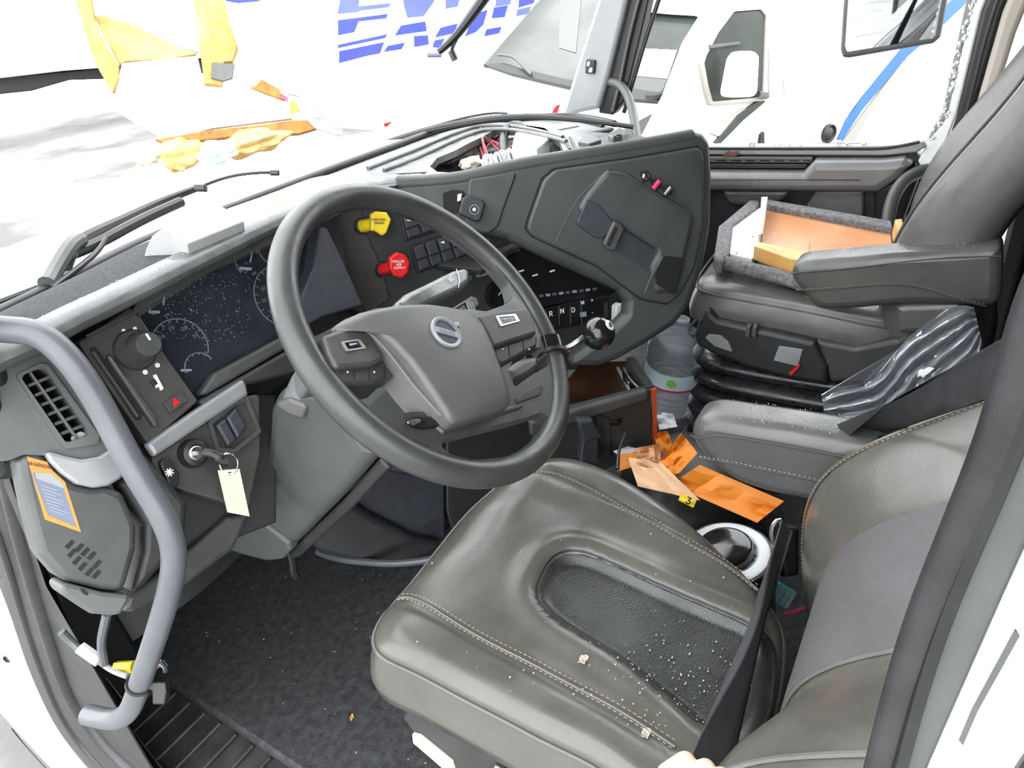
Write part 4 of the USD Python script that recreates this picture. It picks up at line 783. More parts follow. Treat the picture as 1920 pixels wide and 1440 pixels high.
gh2.part('bar', tube(spl([P(a, b, Z=z) for a, b, z in [(1120, 150, 2.06), (1140, 152, 2.02), (1160, 158, 2.0), (1177, 180, 1.97), (1187, 215, 1.94), (1195, 262, 1.88)]], 40), .0125, 14), M['grey'])
k = Pl(P(1133, 150, Z=2.03), RIGHT, -FWD)
gh2.part('mount', cbox(k, -.012, .012, -.016, .016, -.01, .02, .004), M['dash'])

# ================================================================== STEERING COLUMN AND WHEEL
wn = unit(A(.145, -.7599, .65)); Wp = Pl([.6222, .5604, .7905], [1, 0, 0], wn)
sc_ = thing('steering_column', 'grey steering column shroud with control stalks under the wheel', 'steering column')
CX = Pl([.55, .8, .5], [0, -1, 0], [-1, -.12, 0])
sc_.part('column_shroud', slab(CX, [(500, 772), (512, 745), (545, 720), (600, 730), (660, 790), (708, 857), (638, 937), (545, 1030), (530, 1046), (515, 1050), (498, 1000), (480, 960), (484, 912), (497, 822)], -.17, 0, .022, .01), M['grey'])
sc_.part('shroud_underside', slab(CX.off(-.02), [(545, 1032), (640, 940), (712, 858), (730, 880), (660, 955), (560, 1046), (540, 1050)], -.1, 0, .006), M['dashd'])
sc_.part('shroud_flap', slab(CX.off(.008), [(352, 1022), (400, 992), (432, 966), (478, 958), (500, 985), (542, 1020), (545, 1034), (528, 1051), (500, 1054), (468, 1046), (430, 1034), (396, 1024)], -.02, 0, .008, .008), M['grey'], 'rounded lower flap of the column shroud')
sc_.part('shroud_crease', tube(spl([CX.W(*p, .009) for p in [(462, 976), (478, 990), (492, 1010)]], 8), .0014, 5), M['dashl'])
sc_.part('pivot_spring', tube(spl([P(540, 1030, Z=1.36), P(548, 1050, Z=1.37), P(550, 1070, Z=1.38), P(556, 1082, Z=1.39)], 12), .008, 8), M['black'])
sc_.part('lever_end', slab(Pl([.52, .85, .62], [0, -1, 0], unit(A(-1, -.4, .2))), [(519, 758), (526, 738), (538, 712), (552, 692), (568, 700), (583, 728), (581, 760), (570, 782), (545, 776)], -.06, 0, .016, .006), M['lgrey2'], 'pale grey lever end left of the wheel')
sc_.part('lever_end', slab(Pl([.52, .85, .62], [0, -1, 0], unit(A(-1, -.4, .2))), [(521, 752), (545, 744), (574, 755), (580, 762), (570, 784), (545, 778), (519, 760)], -.05, .006, .006, .004), M['hub'])
Ws = Wp.off(-.075)
sc_.part('upper_shroud', slab(Wp.off(-.03), [(632, 620), (640, 598), (690, 578), (735, 570), (752, 580), (760, 640), (640, 660)], -.12, 0, .02, .008), M['grey'])
sk = sc_.part('control_stalk', slab(Ws, [(744, 578), (747, 562), (762, 548), (850, 505), (872, 500), (884, 507), (884, 528), (870, 540), (800, 575), (780, 590), (744, 590)], -.025, 0, .01, .004), M['dashl'], 'grey retarder stalk right of the wheel hub')
sk.part('stalk_ring', tube(spl([Ws.W(855, 505, .001), Ws.W(860, 525, .002), Ws.W(859, 540, .001)], 8), .0007, 5), M['print'])
c = Ws.uv(846, 523); sk.part('stalk_symbol', text(Ws, c[0], c[1], 'RC', .007, .25, .0004), M['print'])
s3 = sc_.part('control_stalk', slab(Ws.off(-.02), [(845, 580), (885, 553), (896, 556), (903, 573), (890, 584), (850, 598)], -.02, 0, .006, .003), M['dashd'])
for k in range(3): s3.part('stalk_rib', tube(np.array([Ws.W(886 + 5 * k, 553 + 1.5 * k, -.018), Ws.W(893 + 5 * k, 573 - 1 * k, -.018)]), .002, 6), M['lgrey'])
s3.part('stalk_trim', tube(spl([Ws.W(848, 577, -.018), Ws.W(866, 565, -.018), Ws.W(884, 554, -.018)], 8), .002, 6), M['lgrey'])
sc_.part('tilt_lever', slab(Wp.off(-.055), [(952, 690), (975, 672), (1010, 665), (1014, 690), (995, 705), (960, 722)], -.04, 0, .01, .004), M['grey'])

sw_ = thing('steering_wheel', 'large dark grey four spoke truck steering wheel', 'steering wheel')
R0, r0 = .2125, .0172
th = np.linspace(0, 2 * np.pi, 145)[:-1]
ring = []
for a in th:
    e = A(math.cos(a), math.sin(a)); ro = []
    for b in np.linspace(0, 2 * np.pi, 19)[:-1]: ro.append(np.r_[e * (R0 + r0 * math.cos(b)), r0 * 1.06 * math.sin(b)])
    ring.append(ro)
ring.append(ring[0])
sw_.part('rim', Wp.put(loft(np.array(ring), cap=False)), M['rim'])
disc = [tuple(np.array([math.cos(a), math.sin(a)]) * (R0 - .004)) for a in th]
U = lambda pp: [tuple(q) for q in Wp.pts(pp)]
g = Polygon(disc)
holes = [rpoly(U(h), r) for h, r in (
 ([(560, 640), (520, 560), (530, 470), (580, 400), (650, 375), (730, 380), (830, 425), (905, 480), (950, 535), (957, 560), (945, 575), (905, 590), (880, 586), (700, 584), (640, 605), (616, 622), (590, 636)], .012),
 ([(945, 700), (960, 672), (1006, 655), (1020, 668), (1022, 690), (985, 712), (958, 732)], .004),
 ([(817, 842), (826, 826), (900, 808), (985, 786), (1008, 778), (1030, 790), (1034, 808), (1020, 832), (985, 850), (930, 864), (880, 868), (838, 858)], .008),
 ([(628, 718), (690, 722), (728, 715), (742, 705), (790, 748), (832, 780), (800, 778), (762, 778), (716, 788), (672, 760)], .006))]
for h in holes: g = g.difference(h)
g = g.buffer(-.0015).buffer(.003).buffer(-.0015)
ms = []
for k in getattr(g, 'geoms', [g]):
    m = trimesh.creation.extrude_polygon(k, .022, engine='earcut'); m.apply_translation([0, 0, -.014]); ms.append(m)
sw_.part('spokes', Wp.put(cat(*ms)), M['rim'])
Ro = R0 - .004
for h in (holes[0], holes[2], holes[3]):
    hh = h.intersection(Polygon(disc).buffer(-.02))
    if hh.is_empty: continue
    for gg in getattr(hh, 'geoms', [hh]):
        e = np.array(gg.exterior.coords)
hubp = [(614, 612), (650, 592), (700, 580), (790, 575), (868, 579), (890, 588), (915, 625), (945, 690), (962, 738), (966, 754), (952, 764), (900, 780), (850, 792), (836, 786), (790, 735), (720, 660), (700, 640), (660, 622)]
Hb = Wp.off(.03)
hub2 = [(628, 604), (650, 592), (677, 581), (740, 573), (800, 572), (832, 575), (872, 579), (893, 585), (911, 603), (925, 640), (939, 676), (955, 718), (966, 748), (962, 757), (930, 770), (890, 782), (853, 792), (842, 784), (800, 730), (763, 680), (735, 648), (711, 624), (690, 614), (655, 613), (636, 614)]
ho = np.array(rpoly(Hb.pts(hub2), .006).segmentize(.004).exterior.coords)[:-1]
sw_.part('hub_cover', pillow(Hb, ho, lambda p: .012 - 1.1 * ((p - ho.mean(0)) ** 2).sum(1), .055, .008, .86, .002, inset=.004), M['hub'], 'smooth grey horn cover', smooth=50)
sw_.part('hub_bevel', slab(Wp.off(.024), [(672, 611), (711, 626), (763, 682), (800, 732), (840, 784), (824, 777), (775, 722), (728, 660), (700, 630)], -.04, .0, .002, 0), M['hub2'], 'paler bevel strip beside the horn cover')
sw_.part('hub_lower_edge', slab(Wp, [(836, 786), (850, 795), (966, 762), (1012, 735), (1005, 752), (965, 775), (850, 812), (822, 822), (800, 800)], -.012, .012, .006, .004), M['rim'])
sw_.part('spoke_insert', slab(Wp.off(.008), [(966, 748), (975, 738), (1012, 722), (1016, 728), (1012, 742), (968, 757)], -.004, .003, .002, .003), M['brown'])
# emblem
vv = unit(Wp.uv(760, 582) - Wp.uv(905, 772)); rot = math.atan2(vv[1], vv[0]) - math.pi / 2
t0, t1 = Wp.uv(812, 617), Wp.uv(866, 632); rot = math.atan2(t1[1] - t0[1], t1[0] - t0[0])
He = Wp.off(.0418); ec = He.uv(836, 624); er = .0225
em = sw_.part('emblem', lathe(He, *ec, [(er - .0055, .0), (er - .0055, .002), (er - .004, .003), (er - .001, .003), (er, .002), (er, -.002)], 40), M['silver'], 'round silver badge with a bar and lettering')
em.part('emblem_field', lathe(He, *ec, [(0, .0008), (er - .005, .0008), (er - .005, -.001)], 32), M['cheek'])
cr_, sr_ = math.cos(rot), math.sin(rot)
def eb(x, y): return (ec[0] + cr_ * x - sr_ * y, ec[1] + sr_ * x + cr_ * y)
em.part('emblem_bar', slab(He, [eb(-.021, -.0042), eb(.021, -.0042), eb(.021, .0042), eb(-.021, .0042)], 0, .0025, .0006, 0, uv=True), M['silver'])
em.part('emblem_letters', text(He, *ec, 'VOLVO', .0052, rot, .0004, h=.0025), M['navy'])
a45 = [eb(.013, .014), eb(.016, .0165), eb(.0135, .0185), eb(.0225, .0215), eb(.0215, .0125), eb(.019, .0148), eb(.0155, .0118)]
em.part('emblem_arrow', slab(He, a45, 0, .003, .0005, 0, uv=True), M['silver'])
# switch pods
for nm, top, low, scr_ in (
 ('left', [(606, 628), (640, 616), (690, 616), (705, 640), (724, 672), (700, 684), (630, 690), (616, 660)], [(618, 668), (640, 684), (720, 672), (726, 690), (724, 714), (700, 720), (645, 722), (632, 712)], (662, 648)),
 ('right', [(893, 590), (940, 580), (985, 577), (1000, 596), (1008, 625), (960, 640), (926, 652), (910, 620)], [(922, 648), (965, 636), (1010, 622), (1008, 650), (985, 662), (945, 684), (932, 680)], (950, 601))):
    pd = sw_.part('switch_pod', slab(Wp.off(.022), top, -.04, .0, .005, .006), M['pod'], 'dark switch pad on the %s spoke' % nm)
    pd.part('pod_lower', slab(Wp.off(.014), low, -.04, .0, .005, .005), M['dashd'])
    x, y = scr_; Hp = Wp.off(.0222)
    fr_ = [(x - 24, y - 6), (x + 12, y - 12), (x + 24, y + 6), (x - 14, y + 12)]
    if nm == 'right': fr_ = [(x - 22, y - 8), (x + 16, y - 12), (x + 24, y + 2), (x - 12, y + 12)]
    inn = [(x + (a - x) * .72, y + (b - y) * .66) for a, b in fr_]
    pd.part('pod_frame', plate(Hp, fr_, [inn], -.001, .0014, .001), M['steel'])
    pd.part('pod_display', slab(Hp, inn, -.001, .0004, .0002, 0), M['gloss'])
    pd.part('pod_dash', slab(Hp, [(x - 8, y - 3), (x + 6, y - 5), (x + 8, y - 2), (x - 6, y + 1)], .0004, .0012, .0003, 0), M['gprint'])
    c_ = np.mean(low, 0)
    for dx in (-14, 14):
        pd.part('pod_seam', tube(np.array([Wp.off(.0142).W(c_[0] + dx, c_[1] - 14), Wp.off(.0142).W(c_[0] + dx + 3, c_[1] + 14)]), .0007, 4), M['black'])
    for dx in (-24, 26):
        pd.part('pod_mark', lathe(Wp.off(.0142), *Wp.off(.0142).uv(c_[0] + dx, c_[1]), [(0, .0006), (.0012, .0006), (.0012, -.001)], 8), M['print'])
lc = slab(Wp.off(-.012), [(760, 790), (790, 780), (830, 784), (846, 800), (810, 806), (780, 802)], -.01, .006, .004, .003)
sw_.part('spoke_badge', slab(Wp.off(.008), [(756, 792), (775, 783), (820, 783), (842, 790), (832, 800), (792, 806), (772, 802)], -.004, .004, .002, .003), M['gloss'], 'glossy dark inlay on the lower spoke')
sw_.part('spoke_glint', slab(Wp.off(.012), [(762, 791), (778, 786), (789, 787), (786, 794), (776, 798), (764, 795)], 0, .002, .001, .001), M['chrome'])

sn = thing('spinner_knob', 'black eight ball spinner knob clamped to the steering wheel rim', 'steering knob')
bcx = Wp.W(1098, 643, .03); br = 31.5 / F_PX * (bcx - EYE) @ FWD
sn.part('ball', ball(bcx, br, 4), M['gloss'])
bd = unit(unit(EYE - bcx) * .66 + RIGHT * .69 - DOWN * .5); Bl = Pl(bcx + bd * br * .955, RIGHT, bd)
rr = br * .34
ds = sn.part('ball_disc', lathe(Bl, 0, 0, [(0, br * .052), (rr * .5, br * .04), (rr, br * .002), (rr, -br * .06)], 24), M['print'], 'white disc with an 8')
ds.part('ball_number', text(Bl, 0, 0, '8', rr * .95, 0, .0012, h=br * .035), M['ink'])
ra = math.atan2(*Wp.uv(1038, 655)[::-1]); e = A(math.cos(ra), math.sin(ra), 0); tdir = A(-math.sin(ra), math.cos(ra), 0)
cc = Wp.w(e * R0); Cl = Pl(cc, Wp.w(e) - Wp.o, Wp.w(tdir) - Wp.o)
sn.part('clamp', lathe(Cl, 0, 0, [(r0, -.014), (r0 + .005, -.013), (r0 + .005, .013), (r0, .014)], 24), M['gloss'])
sn.part('clamp', lathe(Cl.off(-.012), 0, 0, [(r0, -.004), (r0 + .0075, -.003), (r0 + .0075, .003), (r0, .004)], 24), M['black'])
sn.part('bracket', tube(spl([cc + (Cl.ex) * (r0 + .004), cc + Cl.ex * (r0 + .014) + wn * .005, bcx - wn * br * .3 - RIGHT * br * .5], 8), .006, 8), M['steel'])
sn.part('clamp_bolt', tube(np.array([cc + Cl.ex * (r0 + .006) - wn * .004, cc + Cl.ex * (r0 + .02) - wn * .012]), .004, 8), M['chrome'])

# ignition key with its tag
ky = thing('ignition_key', 'ignition key in the lock with ring and blank cream paper tag', 'key')
i0 = D.W(362, 850, .014); kb0 = P(384, 848, y=i0[1] - .03); kb1 = P(428, 862, y=i0[1] - .05)
ky.part('key_blade', tube(np.array([i0, kb0]), .004, 8), M['steel'])
ky.part('key_bow', tube(spl([kb0, P(402, 852, y=i0[1] - .04), P(415, 860, y=i0[1] - .045), kb1], 12), [.007] * 6 + [.0095] * 6, 10), M['black'])
rc = P(429, 869, y=i0[1] - .055); rp_ = Pl(rc, RIGHT, unit(A(-.8, -1, .4)))
rad = .0125; ca = np.linspace(0, 2 * np.pi, 30)
ky.part('key_ring', tube(rp_.w(np.c_[rad * np.cos(ca), rad * 1.25 * np.sin(ca)]), .0013, 6), M['chrome'])
tg = Pl(rc + A(0, -.004, -.01), RIGHT, unit(EYE - rc + A(0, 0, -.5)))
ky.part('tag', plate(tg, [(408, 882), (449, 879), (468, 968), (426, 960)], [[(427, 885), (433, 884), (434, 890), (428, 891)]], -.0005, .0008, .0005), M['tag'], 'blank cream paper tag')

# ================================================================== SEATS
def sdist(poly, p):
    q = shapely.points(p); d = shapely.distance(poly.exterior, q); return np.where(shapely.contains(poly, q), d, -d)

S = Pl([.575, .33, .455], [1, 0, 0], [0, -.148, .989])
ds_ = thing('driver_seat', 'grey leather driver seat with perforated dark centre and tan stitching', 'seat')
cpx = [(700, 1185), (712, 1150), (735, 1110), (790, 1040), (850, 962), (905, 908), (960, 872), (1010, 860), (1070, 862), (1150, 890), (1250, 952), (1345, 1022), (1420, 1090), (1462, 1145), (1472, 1190), (1468, 1270), (1448, 1350), (1410, 1440), (1340, 1530), (1240, 1520), (1130, 1440), (1000, 1375), (870, 1305), (770, 1255), (712, 1222)]
co_ = spl(S.pts(cpx), 120, True)
ins_px = [(1004, 1112), (1012, 1080), (1035, 1045), (1070, 1032), (1120, 1042), (1200, 1078), (1300, 1122), (1390, 1160), (1445, 1200), (1455, 1270), (1440, 1350), (1390, 1405), (1330, 1370), (1200, 1265), (1110, 1205), (1040, 1160)]
ins = rpoly(spl(S.pts(ins_px), 80, True), .004)
def hcush(p):
    d = sdist(ins, p); u = p[:, 0]
    h = -.014 * smooth((d + .004) / .022) + .006 * np.exp(-((d + .018) / .016) ** 2) * (d < 0)
    h = h + .016 * smooth((np.abs(u + .0) - .1) / .1) - .012 * np.exp(-((np.abs(u) - .155) / .008) ** 2) * .35
    h = h - .02 * smooth((p[:, 1] - .16) / .12) + .004 * (meshkit.noise(np.c_[p * 14, 0 * u], 3) - .5)
    return h
cu = ds_.part('cushion', pillow(S, co_, hcush, .095, .024, .86), M['leather'], smooth=True)
io = np.array(ins.exterior.coords)[:-1]; ic_ = io.mean(0)
rows = [np.c_[ic_ + (io - ic_) * k, hcush(ic_ + (io - ic_) * k) + .0012 - .003 * max(0, (k - .96) / .04)] for k in np.r_[np.linspace(.001, .9, 26), .94, .97, 1.0]]
cu.part('seat_insert', S.put(loft(np.array(rows), cap=False)), M['leatherd'], 'dark perforated seat centre', smooth=True)
q = np.vstack([io, io[:1]]); cu.part('insert_piping', tube(S.w(np.c_[q, hcush(q) + .001]), .0016, 6), M['black'])
def on_seat(pp, dh=.001, n=80):
    q = spl(S.pts(pp), n); return S.w(np.c_[q, hcush(q) + dh])
for pp in ([(748, 1119), (770, 1123), (850, 1172), (960, 1232), (1080, 1296), (1180, 1350), (1265, 1405)], [(1000, 888), (1040, 896), (1120, 930), (1200, 972), (1290, 1022), (1370, 1068), (1422, 1108)]):
    pa = on_seat(pp); cu.part('seam', tube(pa, .0022, 6), M['leather'])
    cu.part('stitching', stitches(pa + A(.006, 0, .0014), .004, .0028, .0006), M['thread'])
    cu.part('stitching', stitches(pa + A(-.004, 0, .0016), .004, .0028, .0005), M['threadw'])
pe = [S.w(np.r_[co_[k] * 1.005, -.021 + hcush(co_[k:k + 1])[0]]) for k in range(120)]; pe.append(pe[0])
cu.part('edge_piping', tube(np.array(pe), .0028, 8), M['leather'])
def back(node, xc, hw, zs, ys, recess, m, mi, ulim=(-.55, .6), zmax=1.3, tilt=0):
    yf = CubicSpline(zs, ys)
    def surf(u, z):
        prof = recess * (1 - smooth((abs(u) - .35) / .45)); w = hw * (1 - .25 * smooth((z - .85) / .45) - .12 * smooth((.45 - z) / .2))
        rnd = .05 * max(0, (abs(u) - .86) / .14) ** 2
        return A(xc + u * w, float(yf(z)) - prof - rnd, z)
    rows = []; U_ = np.r_[np.linspace(-1, -.86, 6), np.linspace(-.8, .8, 30), np.linspace(.86, 1, 6)]
    for z in np.linspace(zs[0] - .05, zmax, 40):
        fr = [surf(u, z) for u in U_]; w = fr[-1][0] - xc; yb = float(yf(z)) - .17 - .0 * z
        bk = [A(xc + w * c_, yb + d_, z) for c_, d_ in ((1.03, .06), (1.0, .02), (.8, 0), (0, -.01), (-.8, 0), (-1.0, .02), (-1.03, .06))]
        rows.append(fr + bk)
    rows = np.array(rows); cz = rows[-1].mean(0)
    for k, s in ((.012, .97), (.024, .9), (.032, .75)): rows = np.concatenate([rows, [cz + (rows[39] - cz) * s + A(0, 0, k)]])
    b_ = node.part('backrest', loft(rows), m, smooth=60)
    z2 = np.linspace(zs[0], zmax - .06, 34)
    b_.part('back_insert', sheet([[surf(u, z) + A(0, .003, 0) for u in np.linspace(ulim[0], ulim[1], 20)] for z in z2], .004), mi, smooth=60)
    return b_, surf
dz, dy = [.28, .36, .46, .56, .62, .69, .8, .95, 1.12], [.075, .1, .112, .09, .042, -.04, -.15, -.25, -.33]
bb, sf = back(ds_, .575, .27, dz, dy, .045, M['leather'], M['leatherg'], ulim=(-.36, .36), zmax=1.1)
for u in (.84, -.36):
    pa = np.array([sf(u, z) + A(0, .002, 0) for z in np.linspace(.3, 1.05, 90)])
    bb.part('seam', tube(pa, .0026, 6), M['leather' if u > 0 else 'pleather'])
    if u > 0: bb.part('stitching', stitches(pa + A(-.006, .0015, 0), .004, .003, .0007), M['thread'])
bb.part('seam', tube(np.array([sf(-.84, z) + A(0, .002, 0) for z in np.linspace(.3, 1.05, 60)]), .0026, 6), M['pleather'])
def armrest(node, x, side_px, thick, seam_px, m, st, low_px=None):
    Ar = Pl([x, 0, 0], [0, -1, 0], [-1, 0, 0]); g_ = rpoly(spl(Ar.pts(side_px), 80, True), .002)
    b = min(.02, thick * .3)
    pr = [(b, -thick), (.3 * b, -thick + .3 * b), (0, -thick + b), (0, -b), (.13 * b, -.5 * b), (.5 * b, -.13 * b), (b, 0)]
    a_ = node.part('armrest', Ar.put(prism(g_, pr)), m, smooth=50)
    pa = spl([Ar.W(*p, .001) for p in seam_px], 60); a_.part('seam', tube(pa, .0015, 6), M['dash'])
    a_.part('stitching', stitches(pa + A(-.001, 0, .004), .004, .0028, .0006), st)
    return a_, Ar
a1, Ar1 = armrest(ds_, .835, [(1293, 822), (1296, 800), (1312, 788), (1345, 788), (1420, 800), (1520, 816), (1620, 834), (1680, 850), (1690, 960), (1600, 960), (1540, 950), (1450, 932), (1375, 906), (1330, 872), (1305, 845)], .075, [(1312, 858), (1360, 866), (1450, 884), (1550, 905), (1640, 925)], M['arm'], M['threadw'])
a1.part('seam', tube(spl([Ar1.W(*p, .0012) for p in [(1294, 815), (1312, 820), (1340, 816), (1430, 828), (1530, 846), (1640, 868)]], 40), .0016, 6), M['dash'])
sbx = Pl([.38, .3, .28], [0, -1, 0], [-1, 0, .15])
ds_.part('seat_base', slab(sbx, [(748, 1345), (770, 1325), (850, 1360), (960, 1430), (1050, 1500), (1000, 1600), (880, 1520), (770, 1375)], -.36, 0, .012, .006), M['dashd'])
ds_.part('base_strip', slab(sbx, [(776, 1372), (790, 1376), (850, 1425), (856, 1445), (836, 1438), (778, 1388)], 0, .006, .003, .002), M['tag'], 'cream adjuster strip on the seat base')
ds_.part('base_strip', slab(sbx, [(915, 1448), (935, 1425), (960, 1440), (960, 1480), (920, 1490)], 0, .01, .003, .002), M['steel'])
sd_ = bb.path
ds_.part('pedestal', cbox(WORLD, .45, .78, .12, .45, 0, .3, .02), M['black'])
ds_.part('recline_lever', tube(spl([P(1470, 1000, Z=1.17), P(1462, 975, Z=1.17), P(1450, 985, Z=1.17), P(1448, 1010, Z=1.17), P(1456, 1040, Z=1.175), P(1460, 1066, Z=1.18)], 16), .0042, 8), M['steel'])
ds_.part('buckle_housing', slab(Pl(P(1470, 1030, Z=1.2), RIGHT, -FWD), [(1468, 985), (1500, 990), (1500, 1080), (1470, 1085), (1460, 1020)], -.03, 0, .008, .004), M['black'])
# crumbs
fixc = []
for k in range(170):
    a, b = (rng.normal(1270, 75), rng.normal(1260, 50)) if k < 120 else (rng.uniform(780, 1380), rng.uniform(960, 1320))
    q = S.uv(a, b)
    if not shapely.contains_xy(Polygon(co_ * .93), *q): continue
    m = trimesh.creation.icosphere(1, rng.uniform(.0004, .0012)); fixc.append((np.array(m.vertices) * A(1.3, 1, .8) + S.w(np.r_[q, hcush(q[None])[0] + .003]), np.array(m.faces)))
single('seat_crumbs', cat(*fixc), M['crumb'], 'pale crumbs scattered over the dark centre of the driver seat', 'crumbs', kind='stuff')
for nm, a, b, lab in (('leaf_scrap', 1093, 1243, 'tan dried leaf scrap on the outer bolster of the driver seat'), ('leaf_scrap', 1210, 1380, 'yellowish leaf scrap on the driver seat near its rear seam')):
    q = S.uv(a, b); cpt = S.w(np.r_[q, hcush(q[None])[0] + .003])
    rows = [[cpt + A((i - 2) * .003, (j - 2) * .0022, .002 * math.sin(i * 1.7 + j)) * 1.0 for j in range(5)] for i in range(5)]
    single(nm, sheet(rows, .001), M['crumb'], lab, 'leaf')

# passenger seat
ps = thing('passenger_seat', 'grey leather passenger seat on black bellows, beyond the driver seat', 'seat')
PX = 1.5
pz, py_ = [.4, .46, .56, .66, .78, .9, 1.0, 1.12, 1.3], [.1, .118, .118, .092, .03, -.04, -.08, -.115, -.15]
pb, pf = back(ps, 1.775, .275, pz, py_, .045, M['pleather'], M['pleather'], zmax=1.32)
for u in (-.78, -.4): pb.part('seam', tube(np.array([pf(u, z) + A(0, .003, 0) for z in np.linspace(.45, 1.25, 50)]), .0028, 6), M['dash'])
pb.part('back_button', slab(Pl([1.52, 0, 0], [0, -1, 0], [-1, 0, 0]), [(1896, 208), (1908, 196), (1914, 205), (1906, 224), (1898, 232)], -.02, .0, .003, .002), M['pleather'])
Sp = Pl([1.78, .3, .46], [1, 0, 0], [0, -.09, .996])
pco = [(1335, 510), (1350, 470), (1400, 415), (1480, 385), (1600, 400), (1690, 430), (1760, 470), (1740, 560), (1690, 618), (1600, 596), (1500, 570), (1420, 552), (1365, 535), (1340, 524)]
pco = spl(np.array([(-.25, .20), (-.2, .235), (0, .25), (.2, .235), (.25, .19), (.26, -.05), (.24, -.24), (0, -.26), (-.235, -.24), (-.252, -.05)]), 110, True)
pcu = ps.part('cushion', pillow(Sp, pco, lambda p: .012 * smooth((np.abs(p[:, 0]) - .1) / .1) - .015 * smooth((p[:, 1] - .12) / .13), .085, .024, .86, .014), M['pleather'], smooth=True)
pe = [Sp.w(np.r_[q * 1.004, -.018]) for q in pco]; pe.append(pe[0]); pcu.part('edge_piping', tube(np.array(pe), .0026, 8), M['dash'])
a2, Ar2 = armrest(ps, 1.46, [(1482, 520), (1486, 502), (1502, 493), (1580, 486), (1700, 475), (1830, 467), (1874, 466), (1880, 485), (1876, 560), (1868, 574), (1850, 578), (1720, 574), (1610, 582), (1550, 584), (1528, 578), (1508, 556), (1490, 535)], .085, [(1493, 544), (1540, 543), (1620, 536), (1680, 534), (1730, 541), (1800, 562), (1850, 574)], M['arm'], M['thread'])
a2.part('seam', tube(spl([Ar2.W(*p, .0012) for p in [(1483, 514), (1495, 511), (1560, 506), (1700, 490), (1800, 482), (1878, 480)]], 40), .0016, 6), M['dash'])
BX = Pl([PX - .008, 0, 0], [0, -1, 0], [-1, 0, 0])
ps.part('suspension_box', slab(BX, [(1300, 628), (1310, 602), (1326, 580), (1345, 600), (1440, 622), (1528, 642), (1552, 690), (1550, 722), (1482, 712), (1400, 690), (1330, 662), (1306, 648)], -.42, 0, .012, .006), M['dashd'])
ps.part('side_cover', slab(BX, [(1525, 640), (1600, 655), (1680, 640), (1720, 610), (1780, 600), (1760, 680), (1640, 720), (1555, 722)], -.3, -.01, .012, .006), M['dash'])
ps.part('cushion_end', slab(BX.off(.02), [(1676, 575), (1700, 570), (1800, 568), (1825, 600), (1800, 622), (1720, 628), (1684, 626)], -.1, 0, .015, .006), M['pleather'])
ps.part('box_badge', slab(BX, [(1322, 632), (1330, 626), (1352, 628), (1366, 640), (1375, 660), (1340, 648)], 0, .004, .002, .003), M['lgrey'])
ps.part('box_label', slab(BX, [(1461, 648), (1506, 655), (1496, 686), (1451, 675)], 0, .003, .001, .001), M['lgrey'], 'silver sticker on the seat box')
ps.part('label_line', slab(BX.off(.003), [(1465, 656), (1500, 661), (1499, 664), (1464, 659)], 0, .0004, .0001, 0), M['gprint'])
ps.part('red_tab', slab(BX, [(1480, 698), (1498, 683), (1502, 680), (1500, 688), (1484, 704)], 0, .006, .002, 0), M['red'], 'small red tab on the seat box')
for x in (1402, 1414): ps.part('box_clip', slab(BX, [(x, 606), (x + 8, 609), (x + 5, 632), (x - 4, 628)], -.006, .010, .004, .002), M['grey'])
ps.part('front_wire', tube(spl([P(1322, 588, x=1.52), P(1300, 606, x=1.55), P(1292, 622, x=1.56), P(1300, 630, x=1.54)], 12), .004, 8), M['steel'])
rows = []
for k in range(61):
    t = k / 60; z = .275 - .255 * t; w = .035 * abs(math.sin(t * math.pi * 5)) ** .7 + .02 * t; ro = []
    for a in np.linspace(0, 2 * np.pi, 65)[:-1]:
        ca, sa = math.cos(a), math.sin(a); n_ = 5
        rr_ = 1 / (abs(ca) ** n_ + abs(sa) ** n_) ** (1 / n_)
        ro.append((1.76 + (.2 + w) * rr_ * ca, .30 + (.225 + w) * rr_ * sa, z))
    rows.append(ro)
ps.part('bellows', loft(np.array(rows)), M['bellow'], 'black rubber bellows with five folds', smooth=60)
ps.part('seat_floor_plate', cbox(WORLD, 1.5, 2.02, .05, .56, 0, .03, .005), M['black'])
gb = thing('seat_grab_bar', 'dark grey curved bar beside the passenger seat back', 'grab bar')
gb.part('bar', tube(spl([P(1662, 440, Z=1.78), P(1668, 395, Z=1.78), P(1680, 360, Z=1.78), P(1700, 335, Z=1.78), P(1725, 322, Z=1.78), P(1752, 318, Z=1.78), P(1800, 316, Z=1.78)], 40), .0165, 14), M['dash'])

# seat belts
def belt(name, label, left, right, group=None):
    L, R_ = spl(left, 50), spl(right, 50)
    single(name, sheet([L + (R_ - L) * t for t in (0, .25, .5, .75, 1)], .0022), M['belt'], label, 'seat belt', group)
belt('seat_belt', 'wide black belt strap running from the door pillar to the armrest',
 [P(1960, 590, Z=.56), P(1897, 630, Z=.60), P(1800, 692, Z=.68), P(1700, 742, Z=.78), P(1600, 786, Z=.92), P(1532, 812, Z=1.02), P(1520, 824, Z=1.035), P(1530, 868, Z=1.045)],
 [P(1960, 700, Z=.56), P(1880, 738, Z=.60), P(1800, 762, Z=.68), P(1720, 788, Z=.78), P(1660, 812, Z=.92), P(1628, 826, Z=1.0), P(1590, 838, Z=1.02), P(1592, 872, Z=1.04)])
bl_ = [P(1466, 975, Z=1.1), P(1446, 1050, Z=.98), P(1430, 1130, Z=.86), P(1408, 1200, Z=.80), P(1375, 1270, Z=.755), P(1335, 1340, Z=.72), P(1300, 1410, Z=.69), P(1270, 1500, Z=.66)]
